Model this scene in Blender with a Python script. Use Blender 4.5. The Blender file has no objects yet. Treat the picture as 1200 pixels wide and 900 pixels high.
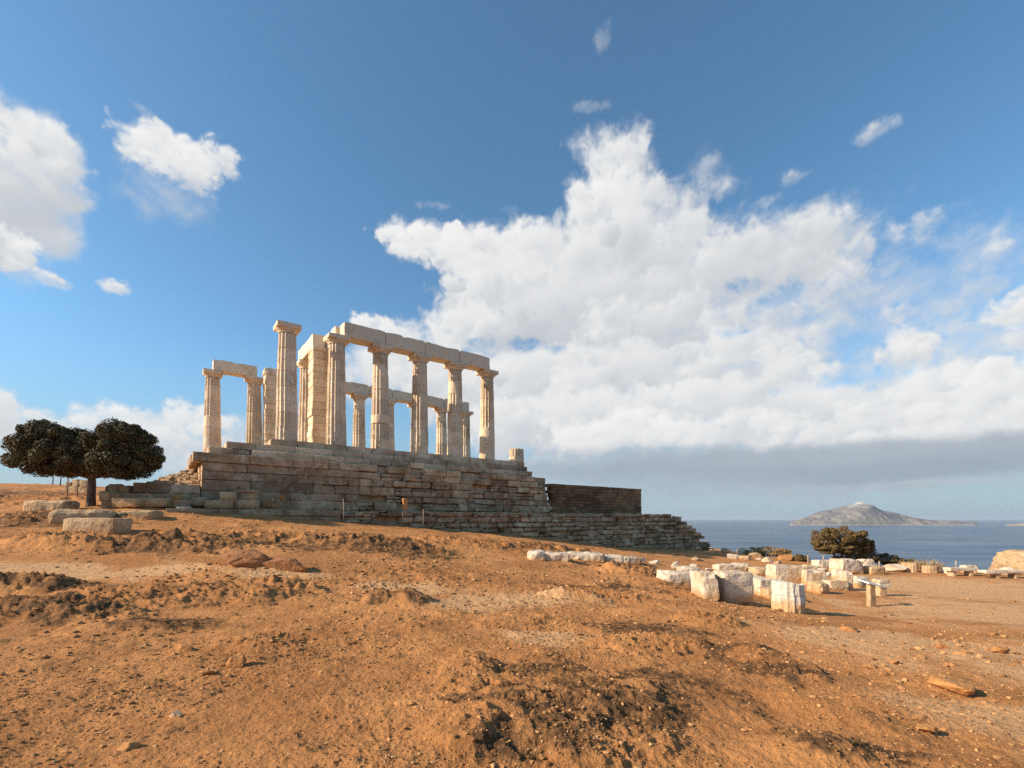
import bpy, bmesh, math, random
import numpy as np
from mathutils import Vector
R = math.radians
sc = bpy.context.scene
C = sc.collection

# ------------------------------------------------------------------ camera, sky, sun, exposure
F, HY, EYE, PITCH = 542.0, 608.0, 1.7, R(1.0)          # focal length in photo pixels (1200 wide), horizon row
PPY = HY - F * math.tan(PITCH)
cam_d = bpy.data.cameras.new('camera'); cam = bpy.data.objects.new('camera', cam_d); C.objects.link(cam)
cam.location = (0, 0, EYE); cam.rotation_euler = (R(90) + PITCH, 0, 0)
cam_d.sensor_fit = 'HORIZONTAL'; cam_d.sensor_width = 36; cam_d.lens = F / 1200 * 36
cam_d.shift_y = (PPY - 450) / 1200; cam_d.clip_start = 0.05; cam_d.clip_end = 90000
sc.camera = cam
SUN_EL, SUN_AZ = R(27), R(-103)                          # azimuth from +Y towards +X: the sun stands on the left
to_sun = Vector((math.cos(SUN_EL) * math.sin(SUN_AZ), math.cos(SUN_EL) * math.cos(SUN_AZ), math.sin(SUN_EL)))
sd = bpy.data.lights.new('sun', 'SUN'); sun = bpy.data.objects.new('sun', sd); C.objects.link(sun)
sd.energy = 4.9; sd.angle = R(0.55); sd.color = (1.0, 0.84, 0.64)
sun.rotation_euler = to_sun.to_track_quat('Z', 'Y').to_euler(); sun.location = (-60, -5, 60)
sc.view_settings.view_transform = 'Standard'; sc.view_settings.look = 'None'
sc.view_settings.exposure = 0.6; sc.view_settings.gamma = 1.0; sc.view_settings.use_curve_mapping = False
SKY_STRENGTH = 0.10; DENOISE = False
sc.cycles.use_denoising = DENOISE
sc.cycles.max_bounces = 6; sc.cycles.diffuse_bounces = 3; sc.cycles.glossy_bounces = 2
sc.cycles.volume_bounces = 0

# ------------------------------------------------------------------ pixel <-> world helpers (photo pixels, 1200x900)
cP, sP = math.cos(PITCH), math.sin(PITCH)
def ray(px, py):
    a = (px - 600) / F; b = -(py - PPY) / F
    return Vector((a, cP - b * sP, sP + b * cP))
def at(px, py, d):
    r = ray(px, py); return Vector((0, 0, EYE)) + r * (d / r.y)
# temple frame: U runs along the flank (right and away), V across it (left and away)
TH = 0.6425; EU = (math.cos(TH), math.sin(TH)); EV = (-math.sin(TH), math.cos(TH))
OX, OY = -9.828, 25.768; SP = 2.533; WID = 11.35; ZS = EYE + 4.05; COLH = 6.13
def tw(U, V, z=0.0): return Vector((OX + EU[0]*U + EV[0]*V, OY + EU[1]*U + EV[1]*V, z))
def onU(px, V):
    k = (px - 600) / F
    bx, by = OX + EV[0]*V, OY + EV[1]*V
    return (k*by - bx) / (EU[0] - k*EU[1])
def onUZ(px, py, V):
    U = onU(px, V); p = tw(U, V); r = ray(px, py); return U, EYE + r.z * p.y / r.y

# ------------------------------------------------------------------ noise
_rs = np.random.RandomState(7)
_perm = np.concatenate([_rs.permutation(256)]*3).astype(np.int64)
_g = _rs.normal(size=(256, 3)); _g /= np.linalg.norm(_g, axis=1)[:, None]
def perlin(P):
    P = np.asarray(P, dtype=np.float64); I = np.floor(P).astype(np.int64); f = P - I; I &= 255
    u = f*f*f*(f*(f*6-15)+10)
    out = 0
    for dx in (0, 1):
        wx = u[..., 0] if dx else 1-u[..., 0]
        for dy in (0, 1):
            wy = u[..., 1] if dy else 1-u[..., 1]
            for dz in (0, 1):
                wz = u[..., 2] if dz else 1-u[..., 2]
                h = _perm[_perm[_perm[(I[..., 0]+dx) & 255] + ((I[..., 1]+dy) & 255)] + ((I[..., 2]+dz) & 255)]
                g = _g[h]
                out = out + wx*wy*wz*(g[..., 0]*(f[..., 0]-dx)+g[..., 1]*(f[..., 1]-dy)+g[..., 2]*(f[..., 2]-dz))
    return out * 1.5
def fbm(P, o=4, gain=.5):
    a, s, t = 1.0, 0, 0
    P = np.asarray(P, dtype=np.float64)
    for i in range(o):
        s = s + a*perlin(P + i*17.3); t += a; a *= gain; P = P*2.03
    return s / t
def ridged(P, o=4):
    a, s, t = 1.0, 0, 0
    P = np.asarray(P, dtype=np.float64)
    for i in range(o):
        s = s + a*(1-2*np.abs(perlin(P + i*9.1))); t += a; a *= .5; P = P*2.1
    return s / t
def xy3(x, y, s, z=0.0): return np.stack([x*s, y*s, np.full_like(x, z)], -1)
def sstep(a, b, x):
    t = np.clip((x-a)/(b-a), 0, 1); return t*t*(3-2*t)

# ------------------------------------------------------------------ node helpers
def new_mat(name):
    m = bpy.data.materials.new(name); m.use_nodes = True; nt = m.node_tree; nt.nodes.clear()
    return m, nt
class NT:
    def __init__(s, nt): s.nt = nt
    def n(s, t, **k):
        x = s.nt.nodes.new(t)
        for a, b in k.items(): setattr(x, a, b)
        return x
    def put(s, sock, v):
        if isinstance(v, bpy.types.NodeSocket): s.nt.links.new(v, sock)
        elif v is not None: sock.default_value = v
    def m(s, op, a, b=None, c=None, clamp=False):
        x = s.n('ShaderNodeMath', operation=op, use_clamp=clamp)
        for i, v in enumerate((a, b, c)):
            if v is not None: s.put(x.inputs[i], v)
        return x.outputs[0]
    def v(s, op, a, b=None, c=None):
        x = s.n('ShaderNodeVectorMath', operation=op)
        for i, v in enumerate((a, b, c)):
            if v is not None: s.put(x.inputs[i], v)
        return x.outputs['Value'] if op in ('DOT_PRODUCT', 'LENGTH') else x.outputs[0]
    def mix(s, f, a, b, blend='MIX'):
        x = s.n('ShaderNodeMix', data_type='RGBA', blend_type=blend, clamp_factor=True)
        s.put(x.inputs[0], f)
        s.put(x.inputs[6], a if isinstance(a, bpy.types.NodeSocket) else (*a, 1))
        s.put(x.inputs[7], b if isinstance(b, bpy.types.NodeSocket) else (*b, 1))
        return x.outputs[2]
    def noise(s, vec, scale, det=4, rough=.55, dist=0.0):
        x = s.n('ShaderNodeTexNoise'); s.put(x.inputs['Vector'], vec)
        x.inputs['Scale'].default_value = scale; x.inputs['Detail'].default_value = det
        x.inputs['Roughness'].default_value = rough; x.inputs['Distortion'].default_value = dist
        return x.outputs[0]
    def ramp(s, f, a, b, lo=0.0, hi=1.0, smooth=True):
        x = s.n('ShaderNodeMapRange'); x.interpolation_type = 'SMOOTHSTEP' if smooth else 'LINEAR'
        s.put(x.inputs[0], f); s.put(x.inputs[1], a); s.put(x.inputs[2], b); s.put(x.inputs[3], lo); s.put(x.inputs[4], hi)
        return x.outputs[0]
    def attr(s, name):
        x = s.n('ShaderNodeAttribute', attribute_name=name); return x.outputs['Fac']
    def out(s, color, rough=.9, height=None, bump=.3, dist=.02, spec=.3, extra=None):
        b = s.n('ShaderNodeBsdfPrincipled'); s.put(b.inputs['Base Color'], color); s.put(b.inputs['Roughness'], rough)
        b.inputs['Specular IOR Level'].default_value = spec
        if height is not None:
            bp = s.n('ShaderNodeBump'); bp.inputs['Strength'].default_value = bump; bp.inputs['Distance'].default_value = dist
            s.put(bp.inputs['Height'], height); s.nt.links.new(bp.outputs[0], b.inputs['Normal'])
        o = s.n('ShaderNodeOutputMaterial'); s.nt.links.new(b.outputs[0], o.inputs[0])
        return b
def pos(n): return n.n('ShaderNodeNewGeometry').outputs['Position']

def stone_mat(name, base, stain, white=None, f1=1.3, f2=9.0, bump=.6, stain_lo=.45, stain_hi=.7, pit=.5, vstretch=1.0, tone_amp=1.0, soil=None):
    m, nt = new_mat(name); n = NT(nt); p = pos(n)
    ps = n.v('MULTIPLY', p, (1, 1, vstretch))
    a = n.noise(ps, f1, 6, .62, .3); b = n.noise(p, f2, 6, .65); c = n.noise(ps, f1*3.1, 5, .6)
    col = n.mix(n.ramp(a, stain_lo, stain_hi), base, stain)
    if white is not None: col = n.mix(n.ramp(c, .5, .72, 0, .75), col, white)
    dk = n.m('MULTIPLY', n.ramp(b, .5, .72), pit)
    col = n.mix(dk, col, [x*.38 for x in stain])
    tone = n.m('ADD', 1.0, n.m('MULTIPLY', n.attr('tone'), tone_amp))
    cc = n.n('ShaderNodeCombineColor')
    for i in range(3): nt.links.new(tone, cc.inputs[i])
    col = n.mix(1.0, col, cc.outputs[0], 'MULTIPLY')
    if soil: col = n.mix(n.ramp(n.m('ADD', n.attr('low'), n.m('MULTIPLY', n.m('SUBTRACT', c, .5), 1.1)), .15, .75, 0, .85), col, soil)
    h = n.m('ADD', n.m('MULTIPLY', b, .6), n.m('MULTIPLY', c, .8))
    n.out(col, .88, h, bump, .05, .25)
    return m

# ------------------------------------------------------------------ mesh helpers
def mesh_from(name, V, Fq, smooth=False, tone=None, mats=()):
    me = bpy.data.meshes.new(name); V = np.asarray(V, dtype=np.float32)
    if isinstance(Fq, np.ndarray):
        k = Fq.shape[1]; nf = len(Fq)
        me.vertices.add(len(V)); me.vertices.foreach_set('co', V.ravel())
        me.loops.add(nf*k); me.loops.foreach_set('vertex_index', Fq.astype(np.int32).ravel())
        me.polygons.add(nf); me.polygons.foreach_set('loop_start', np.arange(0, nf*k, k, dtype=np.int32))
        me.polygons.foreach_set('loop_total', np.full(nf, k, dtype=np.int32))
        me.update(calc_edges=True)
    else:
        me.from_pydata(V.tolist(), [], Fq); me.update()
    me.polygons.foreach_set('use_smooth', np.full(len(me.polygons), smooth, dtype=bool))
    if tone is not None:
        at_ = me.attributes.new('tone', 'FLOAT', 'FACE'); at_.data.foreach_set('value', np.asarray(tone, dtype=np.float32))
    for m in mats: me.materials.append(m)
    return me
def link(name, me, parent=None, loc=None, rz=None):
    o = bpy.data.objects.new(name, me); C.objects.link(o)
    if parent is not None: o.parent = parent
    if loc is not None: o.location = loc
    if rz is not None: o.rotation_euler = (0, 0, rz)
    return o
def tag(o, label=None, cat=None, group=None, kind=None):
    if label: o['label'] = label
    if cat: o['category'] = cat
    if group: o['group'] = group
    if kind or cat: o['kind'] = kind or 'thing'
    return o
def thing(name, label, cat, loc=(0, 0, 0), rz=0.0, group=None):
    o = bpy.data.objects.new(name, None); C.objects.link(o); o.empty_display_size = .3
    o.location = loc; o.rotation_euler = (0, 0, rz); return tag(o, label, cat, group)

class MB:
    def __init__(s): s.V = []; s.F = []; s.T = []
    def add(s, V, Fs, tone=0.0):
        k = len(s.V); s.V += [tuple(v) for v in V]; s.F += [tuple(i+k for i in f) for f in Fs]
        s.T += [tone]*len(Fs)
    def chbox(s, lo, hi, ch, rng, jit=0.0, tone=0.0, fr=None):
        "a block with chamfered, slightly jittered edges; fr maps local to world"
        c = [min(ch, .3*(hi[i]-lo[i])) for i in range(3)]
        idx = {}; V = []
        for sx in (0, 1):
            for sy in (0, 1):
                for sz in (0, 1):
                    sg = (sx, sy, sz)
                    b = [(hi[i] if sg[i] else lo[i]) + rng.uniform(-jit, jit) for i in range(3)]
                    kk = rng.uniform(.5, 1.6)
                    for ax in range(3):       # vertex lying on the face of axis ax
                        q = list(b)
                        for j in range(3):
                            if j != ax: q[j] += (-1 if sg[j] else 1)*c[j]*kk
                        idx[(sg, ax)] = len(V); V.append(q)
        Fs = []
        for ax in range(3):
            o1, o2 = (ax+1) % 3, (ax+2) % 3
            for sgn in (0, 1):
                loop = []
                for a, b in ((0, 0), (1, 0), (1, 1), (0, 1)):
                    g = [0, 0, 0]; g[ax] = sgn; g[o1] = a; g[o2] = b; loop.append(idx[(tuple(g), ax)])
                Fs.append(loop if sgn else loop[::-1])
            for a in (0, 1):
                for b in (0, 1):              # edges along ax
                    g0 = [0, 0, 0]; g0[o1] = a; g0[o2] = b; g1 = list(g0); g1[ax] = 1
                    f = [idx[(tuple(g0), o1)], idx[(tuple(g1), o1)], idx[(tuple(g1), o2)], idx[(tuple(g0), o2)]]
                    Fs.append(f if (a == b) else f[::-1])
        for sx in (0, 1):
            for sy in (0, 1):
                for sz in (0, 1):
                    f = [idx[((sx, sy, sz), k)] for k in range(3)]
                    Fs.append(f if (sx+sy+sz) % 2 else f[::-1])
        if fr: V = [fr(*q) for q in V]
        s.add(V, Fs, tone)
    def tube(s, pts, rads, seg=8, tone=0.0, cap=True):
        pts = [Vector(p) for p in pts]; k0 = len(s.V); V = []; Fs = []
        for i, p in enumerate(pts):
            t = (pts[min(i+1, len(pts)-1)] - pts[max(i-1, 0)]).normalized()
            a = t.cross(Vector((0, 1, 0.01))).normalized(); b = t.cross(a)
            for j in range(seg):
                an = 2*math.pi*j/seg; V.append(p + (a*math.cos(an) + b*math.sin(an))*rads[i])
        for i in range(len(pts)-1):
            for j in range(seg):
                j2 = (j+1) % seg; Fs.append((i*seg+j, i*seg+j2, (i+1)*seg+j2, (i+1)*seg+j))
        if cap: Fs.append(tuple(range(seg))[::-1]); Fs.append(tuple((len(pts)-1)*seg+j for j in range(seg)))
        s.add(V, Fs, tone)
    def build(s, name, mat, parent=None, smooth=False, loc=None, rz=None):
        me = mesh_from(name, np.array(s.V), s.F, smooth, s.T, [mat])
        bm = bmesh.new(); bm.from_mesh(me); bmesh.ops.recalc_face_normals(bm, faces=bm.faces); bm.to_mesh(me); bm.free()
        return link(name, me, parent, loc, rz)

def stone_verts(size, seed, n=(8, 6, 6), rnd=.12, amp=.03, freq=3.0, chip=.0, taper=0.0):
    "a weathered rectangular stone: origin at the middle of its bottom; returns verts, quads"
    l, w, h = size
    bm = bmesh.new(); nx, ny, nz = n
    idx = {}
    def vv(i, j, k):
        q = (i, j, k)
        if q not in idx: idx[q] = bm.verts.new((i/nx-.5, j/ny-.5, k/nz-.5))
        return idx[q]
    for i in range(nx):
        for j in range(ny):
            bm.faces.new([vv(i, j, 0), vv(i, j+1, 0), vv(i+1, j+1, 0), vv(i+1, j, 0)])
            bm.faces.new([vv(i, j, nz), vv(i+1, j, nz), vv(i+1, j+1, nz), vv(i, j+1, nz)])
    for i in range(nx):
        for k in range(nz):
            bm.faces.new([vv(i, 0, k), vv(i+1, 0, k), vv(i+1, 0, k+1), vv(i, 0, k+1)])
            bm.faces.new([vv(i, ny, k), vv(i, ny, k+1), vv(i+1, ny, k+1), vv(i+1, ny, k)])
    for j in range(ny):
        for k in range(nz):
            bm.faces.new([vv(0, j, k), vv(0, j, k+1), vv(0, j+1, k+1), vv(0, j+1, k)])
            bm.faces.new([vv(nx, j, k), vv(nx, j+1, k), vv(nx, j+1, k+1), vv(nx, j, k+1)])
    bm.verts.index_update()
    P = np.array([v.co[:] for v in bm.verts]) * np.array([l, w, h])
    Q = [[v.index for v in f.verts] for f in bm.faces]; bm.free()
    half = np.array([l, w, h])/2; r = rnd*min(l, w, h)
    inner = np.clip(P, -(half-r), half-r); d = P - inner; ln = np.linalg.norm(d, axis=1)
    k = ln > 1e-9; P[k] = inner[k] + d[k]/ln[k][:, None]*np.minimum(ln[k], r)[:, None]
    nrm = P/half; nrm /= np.linalg.norm(nrm, axis=1)[:, None]
    o = seed*7.31
    nz_ = fbm(P*freq + o, 4); P = P + nrm*(nz_*amp*2.2)[:, None]
    if chip > 0:        # broken corners and edges
        e = np.sort(np.abs(P)/half, axis=1)[:, 1]
        c = np.clip(perlin(P*1.6/max(.3, min(l, 1.0)) + o + 3.3), 0, 1)*sstep(.55, 1.0, e)*chip
        P = P*(1 - c[:, None]*np.array([.25, .5, .6]))
    if taper: P[:, :2] *= (1 - taper*(P[:, 2:]/h+.5))
    P[:, 2] += h/2
    return P, np.array(Q)
def boulder_verts(size, seed, sub=3, amp=.35, freq=1.4, facet=0.0):
    bm = bmesh.new(); bmesh.ops.create_icosphere(bm, subdivisions=sub, radius=1)
    P = np.array([v.co[:] for v in bm.verts]); Q = np.array([[v.index for v in f.verts] for f in bm.faces]); bm.free()
    o = seed*5.77
    P = P*(1 + amp*fbm(P*freq+o, 4) + amp*.4*ridged(P*freq*1.7+o, 3))[:, None]
    rr = np.random.RandomState(seed)          # broken faces
    for i in range(int(14*facet*4)):
        nn = rr.normal(size=3); nn /= np.linalg.norm(nn); P -= np.maximum(0, P@nn-rr.uniform(.5, .82))[:, None]*nn
    P = P*(1+.05*fbm(P*5+o, 3))[:, None]
    P = P*np.array(size)/2; P[:, 2] += size[2]*.32
    return P, Q

# ------------------------------------------------------------------ the terrain's shape
CTRL = [(0,900,3.05),(300,900,3.05),(600,900,2.95),(900,900,3.1),(1200,900,3.15),
 (0,780,5.3),(300,780,5.3),(600,780,5.2),(900,780,5.6),(1200,780,5.9),
 (-300,780,5.3),(1500,780,6.1),
 (0,700,8.8),(300,700,9.2),(600,700,9.8),(900,716,10.0),(1200,715,11.5),
 (-200,660,9.5),(0,650,11.7),(100,645,12.6),(300,665,11.0),(300,640,13.8),(450,650,13.6),(600,660,14.5),(760,680,13.5),
 (935,718,11.2),(1026,711,13.0),(1200,700,15.5),(1400,700,16.5),(1100,674,22.5),(1200,677,21.5),(1000,669,24.4),(880,664,25.5),
 (800,650,31),(860,648,36),(830,646,41),(720,641,34.3),(640,630,30.3),(600,637,22),(680,650,20),(500,619,25.2),(500,633,18),(400,612,22.2),
 (300,604,20.2),(200,601,18.3),(115,628,14.6),(60,603,18.0),(108,592,19.3),(0,604,18.5),(180,592,19.5),
 (0,582,28),(0,567,44),(70,568,44),(140,574,42),(-300,560,44),(-300,600,20)]
_ck = [at(*c) for c in CTRL]
_cx = [(p.x, p.y, p.z) for p in _ck] + [(0,0,0),(0,-4,.05),(-5,-2,.15),(5,-2,-.2),(-14,0,.7),(14,0,-1.0),(0,-30,.5),(-40,-10,2.5),(40,-5,-1.6),(-80,60,4.5),(-60,130,4.0),(0,120,3.0),(60,90,-1.5),(30,60,-1.6)]
_cx = np.array(_cx)
def _tps(d): return np.where(d > 0, d*d*np.log(np.maximum(d, 1e-9)), 0)
_N = len(_cx); _D = np.linalg.norm(_cx[:, None, :2]-_cx[None, :, :2], axis=2)
_A = np.zeros((_N+3, _N+3)); _A[:_N, :_N] = _tps(_D) + np.eye(_N)*1.5
_A[:_N, _N] = 1; _A[:_N, _N+1:] = _cx[:, :2]; _A[_N:, :_N] = _A[:_N, _N:].T
_w = np.linalg.solve(_A, np.concatenate([_cx[:, 2], np.zeros(3)]))
# the edge of the headland: beyond it the ground falls to the sea
EDGE = [(-3000,150),(760,150),(800,56),(850,46),(872,40),(905,32),(960,29.5),(1060,26.3),(1200,23.6),(1400,22),(1900,20),(5000,18)]
def h0(x, y):
    "smooth height of the ground at x, y (arrays)"
    x = np.asarray(x, dtype=np.float64); y = np.asarray(y, dtype=np.float64); sh = x.shape
    X = np.stack([x.ravel(), y.ravel()], 1); out = np.zeros(len(X))
    Xc = X.copy(); rr = np.linalg.norm(Xc, axis=1); k = rr > 110; Xc[k] *= (110/rr[k])[:, None]
    for i in range(0, len(X), 60000):
        q = Xc[i:i+60000]; d = np.linalg.norm(q[:, None, :]-_cx[None, :, :2], axis=2)
        out[i:i+60000] = _tps(d) @ _w[:_N] + _w[_N] + q @ _w[_N+1:]
    out = out.reshape(sh)
    # terrace behind the lower wall
    U = (x-OX)*EU[0] + (y-OY)*EU[1]; V = (x-OX)*EV[0] + (y-OY)*EV[1]
    ter = sstep(-3.25, -3.05, V)*sstep(-7.6, -7.0, U)*sstep(28.5, 25.5, U)
    out = out*(1-ter) + np.maximum(out, EYE+.36)*ter
    fl = sstep(-1.2, -.4, V)*sstep(-6.0, -5.2, U)*sstep(28, 25, U)*sstep(20, 16, V)
    out = out*(1-fl) + np.maximum(np.minimum(out, ZS-1.5), EYE+.36)*fl
    # headland edge
    px = 600 + F*x/np.maximum(y, 1e-3); px = np.where(y <= 0.5, np.where(x > 0, 5000, -3000), px)
    ed = np.interp(px, [e[0] for e in EDGE], [e[1] for e in EDGE]); ed = ed + 1.2*fbm(xy3(x, y, .16), 3).reshape(sh)
    over = np.maximum(0, np.where(y > 0, y, np.where(x > 0, x*1.0, 0)) - ed)
    drop = np.where(over < 2.5, .16*over**2, 1.0 + .8*(over-2.5))
    out = out - drop
    r = np.sqrt(x*x+y*y)
    out = out - np.maximum(0, r-150)*.45
    return np.maximum(out, -66)
# local relief: (px, py, rx, ry, angle, height) — hummocks and outcrops
_RELIEF = [(690,838,.95,.6,.15,.08),(560,860,.45,.5,0,.06),(545,790,.35,.35,.3,.07),(640,770,.45,.3,-.3,.07),(800,760,.7,.45,-.5,.09),
 (60,722,1.1,.35,.05,.14),(150,738,1.0,.3,.1,.12),(215,700,.9,.3,.1,.09),(20,690,1.0,.35,0,.12),(110,690,.9,.3,.0,.10),(290,700,.9,.28,.1,.14),
 (200,640,1.4,.4,.1,.22),(80,640,1.2,.4,0,.2),(170,655,1.1,.3,0,.18),(330,690,.6,.3,0,.12),
 (470,706,.8,.4,.1,.07),(905,780,.5,.25,-.9,.10),(960,835,.6,.22,-.8,.12),(970,890,.4,.35,0,.12),(890,770,.35,.2,0,.12),
 (430,640,1.6,.5,0,.16),(560,645,1.2,.4,0,.12),(730,690,.8,.35,-.2,.1),(760,720,.7,.3,-.3,.08),(1090,800,.4,.25,0,.05),(1030,830,.3,.3,0,.05)]
_rel = None
def relief(x, y):
    global _rel
    if _rel is None:
        _rel = []
        for px, py, rx, ry, a, h in _RELIEF:
            p = ground(px, py, base=True); _rel.append((p.x, p.y, rx, ry, a, h))
    s = np.zeros_like(x)
    for cx, cy, rx, ry, a, h in _rel:
        dx, dy = x-cx, y-cy; ca, sa = math.cos(a), math.sin(a)
        q = ((dx*ca+dy*sa)/rx)**2 + ((-dx*sa+dy*ca)/ry)**2
        s = s + h*np.exp(-q*1.2)
    return s
def _hb(x, y): return float(h0(np.array([float(x)]), np.array([float(y)]))[0])
def _hr(x, y):
    a, b = np.array([float(x)]), np.array([float(y)]); return float((h0(a, b) + relief(a, b))[0])
def ground(px, py, base=False):
    "where the sight line through a photo pixel meets the ground"
    r = ray(px, py); fn = _hb if base else _hr
    d, pd = 1.5, 1.5
    while d < 70:
        p = Vector((0, 0, EYE)) + r*(d/r.y)
        if p.z < fn(p.x, p.y):
            lo, hi = pd, d
            for _ in range(18):
                m = (lo+hi)/2; p = Vector((0, 0, EYE)) + r*(m/r.y)
                if p.z < fn(p.x, p.y): hi = m
                else: lo = m
            break
        pd = d; d *= 1.02
    p = Vector((0, 0, EYE)) + r*(min(d, hi if d < 70 else d)/r.y)
    return Vector((p.x, p.y, fn(p.x, p.y)))
def rough_mask(x, y):
    "1 where the ground is rocky and rough, 0 on the trodden flat to the right"
    px = 600 + F*x/np.maximum(y, .5)
    flat = sstep(900, 1010, px)*sstep(6.5, 9.5, y)
    n = fbm(xy3(x, y, .22, 5.0), 3)
    return np.clip(1.0 - .93*flat, 0, 1)*np.clip(.55+1.3*n, .12, 1.25)
def masks(x, y):
    px = 600 + F*x/np.maximum(y, .5); py = HY + F*1.7/np.maximum(np.sqrt(y*y), .5)
    n1 = fbm(xy3(x, y, .9, 1.0), 5); n2 = fbm(xy3(x, y, 2.6, 8.0), 5)
    def blob(bx, by, rx, ry):
        p = ground(bx, by, base=True); return np.exp(-(((x-p.x)/rx)**2 + ((y-p.y)/ry)**2))
    pale = np.zeros_like(x); scrub = np.zeros_like(x)
    for b in ((560,705,1.5,.8),(620,702,1.4,.7),(480,690,1.5,.6),(60,668,3.0,.7),(200,668,2.4,.5),(1110,690,7,6),(1250,720,5,4),(1120,765,2.2,1.5),(1000,745,1.6,1.0),(1150,840,1.0,.7),(330,672,2,.45),(640,745,.9,.5)): pale = np.maximum(pale, blob(*b))  # right-hand blobs also paint the slope turned from the sun lighter
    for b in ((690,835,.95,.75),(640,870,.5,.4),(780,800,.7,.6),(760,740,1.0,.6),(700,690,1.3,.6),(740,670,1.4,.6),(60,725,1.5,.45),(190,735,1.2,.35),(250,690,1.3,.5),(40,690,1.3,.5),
              (470,705,.9,.4),(900,790,.4,.5),(970,880,.45,.35),(450,645,2.6,.8),(600,640,2.5,1.0),(200,645,2.2,.7),(860,765,.45,.4),(640,790,.6,.4),(850,700,1.2,.5),(60,610,3,1.5),(30,580,8,5),(350,640,2.5,.7)): scrub = np.maximum(scrub, blob(*b))  # scrub left before the terrace wall also paints in a band of shade
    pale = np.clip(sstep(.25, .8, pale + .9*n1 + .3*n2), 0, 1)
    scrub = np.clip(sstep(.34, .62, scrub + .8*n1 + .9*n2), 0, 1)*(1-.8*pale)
    return pale, scrub

def build_ground():
    fr = np.concatenate([np.linspace(-64, 64, 1000)]); bk = np.linspace(64, 296, 90)[1:-1]
    ang = np.radians(np.concatenate([fr, bk])); na = len(ang)
    rad = [.25]
    while rad[-1] < 330:
        r = rad[-1]; rad.append(r*(1.06 if r < 2.3 else 1.0043 if r < 40 else 1.012 if r < 70 else 1.05))
    rad = np.array(rad); nr = len(rad)
    A, Rr = np.meshgrid(ang, rad); x = Rr*np.sin(A); y = Rr*np.cos(A)
    xf, yf = x.ravel(), y.ravel()
    z = h0(xf, yf) + relief(xf, yf)
    rm = rough_mask(xf, yf); dist = np.sqrt(xf**2+yf**2)
    front = (np.abs(np.tile(ang, nr)) < R(66)) & (dist < 75)
    det = np.zeros_like(z); i = front
    X, Y, M = xf[i], yf[i], rm[i]
    d1 = fbm(xy3(X, Y*1.5, .8), 4)*.11*M
    rg = ridged(xy3(X+.3*perlin(xy3(X, Y, 1.1)), Y*1.7, .95, 3.0), 5); d2 = np.clip(rg-.05, 0, 1)*.13*M*sstep(-.05, .3, fbm(xy3(X, Y, .35, 7.0), 3))
    d3 = fbm(xy3(X, Y, 4.2), 4)*.035*(.4+.6*M); d4 = (np.clip(fbm(xy3(X, Y, 11.0), 4), -.1, 1))*.032*(.45+.55*M)
    d5 = np.clip(fbm(xy3(X, Y, 30.0), 3)-.02, 0, 1)*.030*sstep(16, 6, dist[i])*(.5+.5*M)
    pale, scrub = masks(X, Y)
    rk = np.zeros_like(X)
    for bx, by, rx, ry in ((60,724,1.7,.55),(150,706,1.7,.7),(20,690,1.2,.6),(270,700,1.3,.5),(230,642,2.4,.8),(90,640,2.0,.7),(330,690,.9,.3),(440,640,2.8,.8),(560,640,2.4,.8),(330,632,2.2,.8),(650,645,2.2,.8),(30,588,7,3.5),(60,608,3,1.0),(660,815,1.0,.9),(700,870,.6,.4),(550,790,.35,.9),(545,860,.3,.4),(830,730,.6,.4),(760,760,.8,.6),(920,790,.5,.5),(700,700,1.2,.5),(740,672,1.2,.5),(470,706,.7,.3),(300,755,.6,.4)):
        p = ground(bx, by, base=True); rk = np.maximum(rk, np.exp(-(((X-p.x)/rx)**2+((Y-p.y)/ry)**2)))
    rq = ridged(np.stack([X*1.25+.25*Y, Y*2.3-.2*X, 0*X+1.7], -1)+.25*perlin(xy3(X, Y, 2.3))[:, None], 5)
    d7 = sstep(.15, .75, rk+.3*fbm(xy3(X, Y, 1.5, 4.0), 3))*(np.clip(rq-.02, 0, 1)*.18*np.clip(dist[i]/10, .5, 1.7) + .045*ridged(xy3(X, Y*1.4, 5.0), 4)*np.clip(dist[i]/8, .5, 1.5))
    q_ = d7/.055; fq = q_-np.floor(q_); d7 = .35*d7 + .65*.055*(np.floor(q_)+sstep(.45, .95, fq))
    d6 = d7 + scrub*(.012+.03*np.clip(fbm(xy3(X, Y, 14.0, 2.0), 4), -.4, 1))
    det[i] = d1+d2+d3+d4+d5+d6
    z = z + det
    V = np.stack([xf, yf, z], 1)
    V = np.concatenate([V, [[0, 0, z[:na].mean()]]])
    I = np.arange(nr*na).reshape(nr, na); J = np.roll(I, -1, axis=1)
    Fq = np.stack([I[:-1], J[:-1], J[1:], I[1:]], -1).reshape(-1, 4)
    cap = np.stack([np.full(na, nr*na), J[0], I[0], I[0]], -1)
    Fq = Fq[:, ::-1]
    me = mesh_from('ground', V, Fq, True)
    c = bmesh.new(); c.from_mesh(me); c.verts.ensure_lookup_table()
    for k in range(na):
        f = c.faces.new([c.verts[nr*na], c.verts[int(J[0, k])], c.verts[int(I[0, k])]])
    c.normal_update(); c.to_mesh(me); c.free()
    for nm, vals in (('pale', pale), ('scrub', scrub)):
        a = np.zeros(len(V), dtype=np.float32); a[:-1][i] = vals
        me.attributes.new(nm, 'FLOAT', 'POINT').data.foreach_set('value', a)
    if me.polygons[len(me.polygons)//3].normal.z < 0: me.flip_normals()
    m, nt = new_mat('earth'); n = NT(nt); p = pos(n)
    a = n.noise(p, .55, 6, .6); b = n.noise(p, 5.5, 7, .68); c_ = n.noise(p, 38, 6, .7); d = n.noise(p, 1.7, 6, .65, .4)
    col = n.mix(n.ramp(a, .38, .64), G_EARTH, G_EARTH2)
    col = n.mix(n.ramp(d, .5, .75, 0, .6), col, G_RED)
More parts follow.
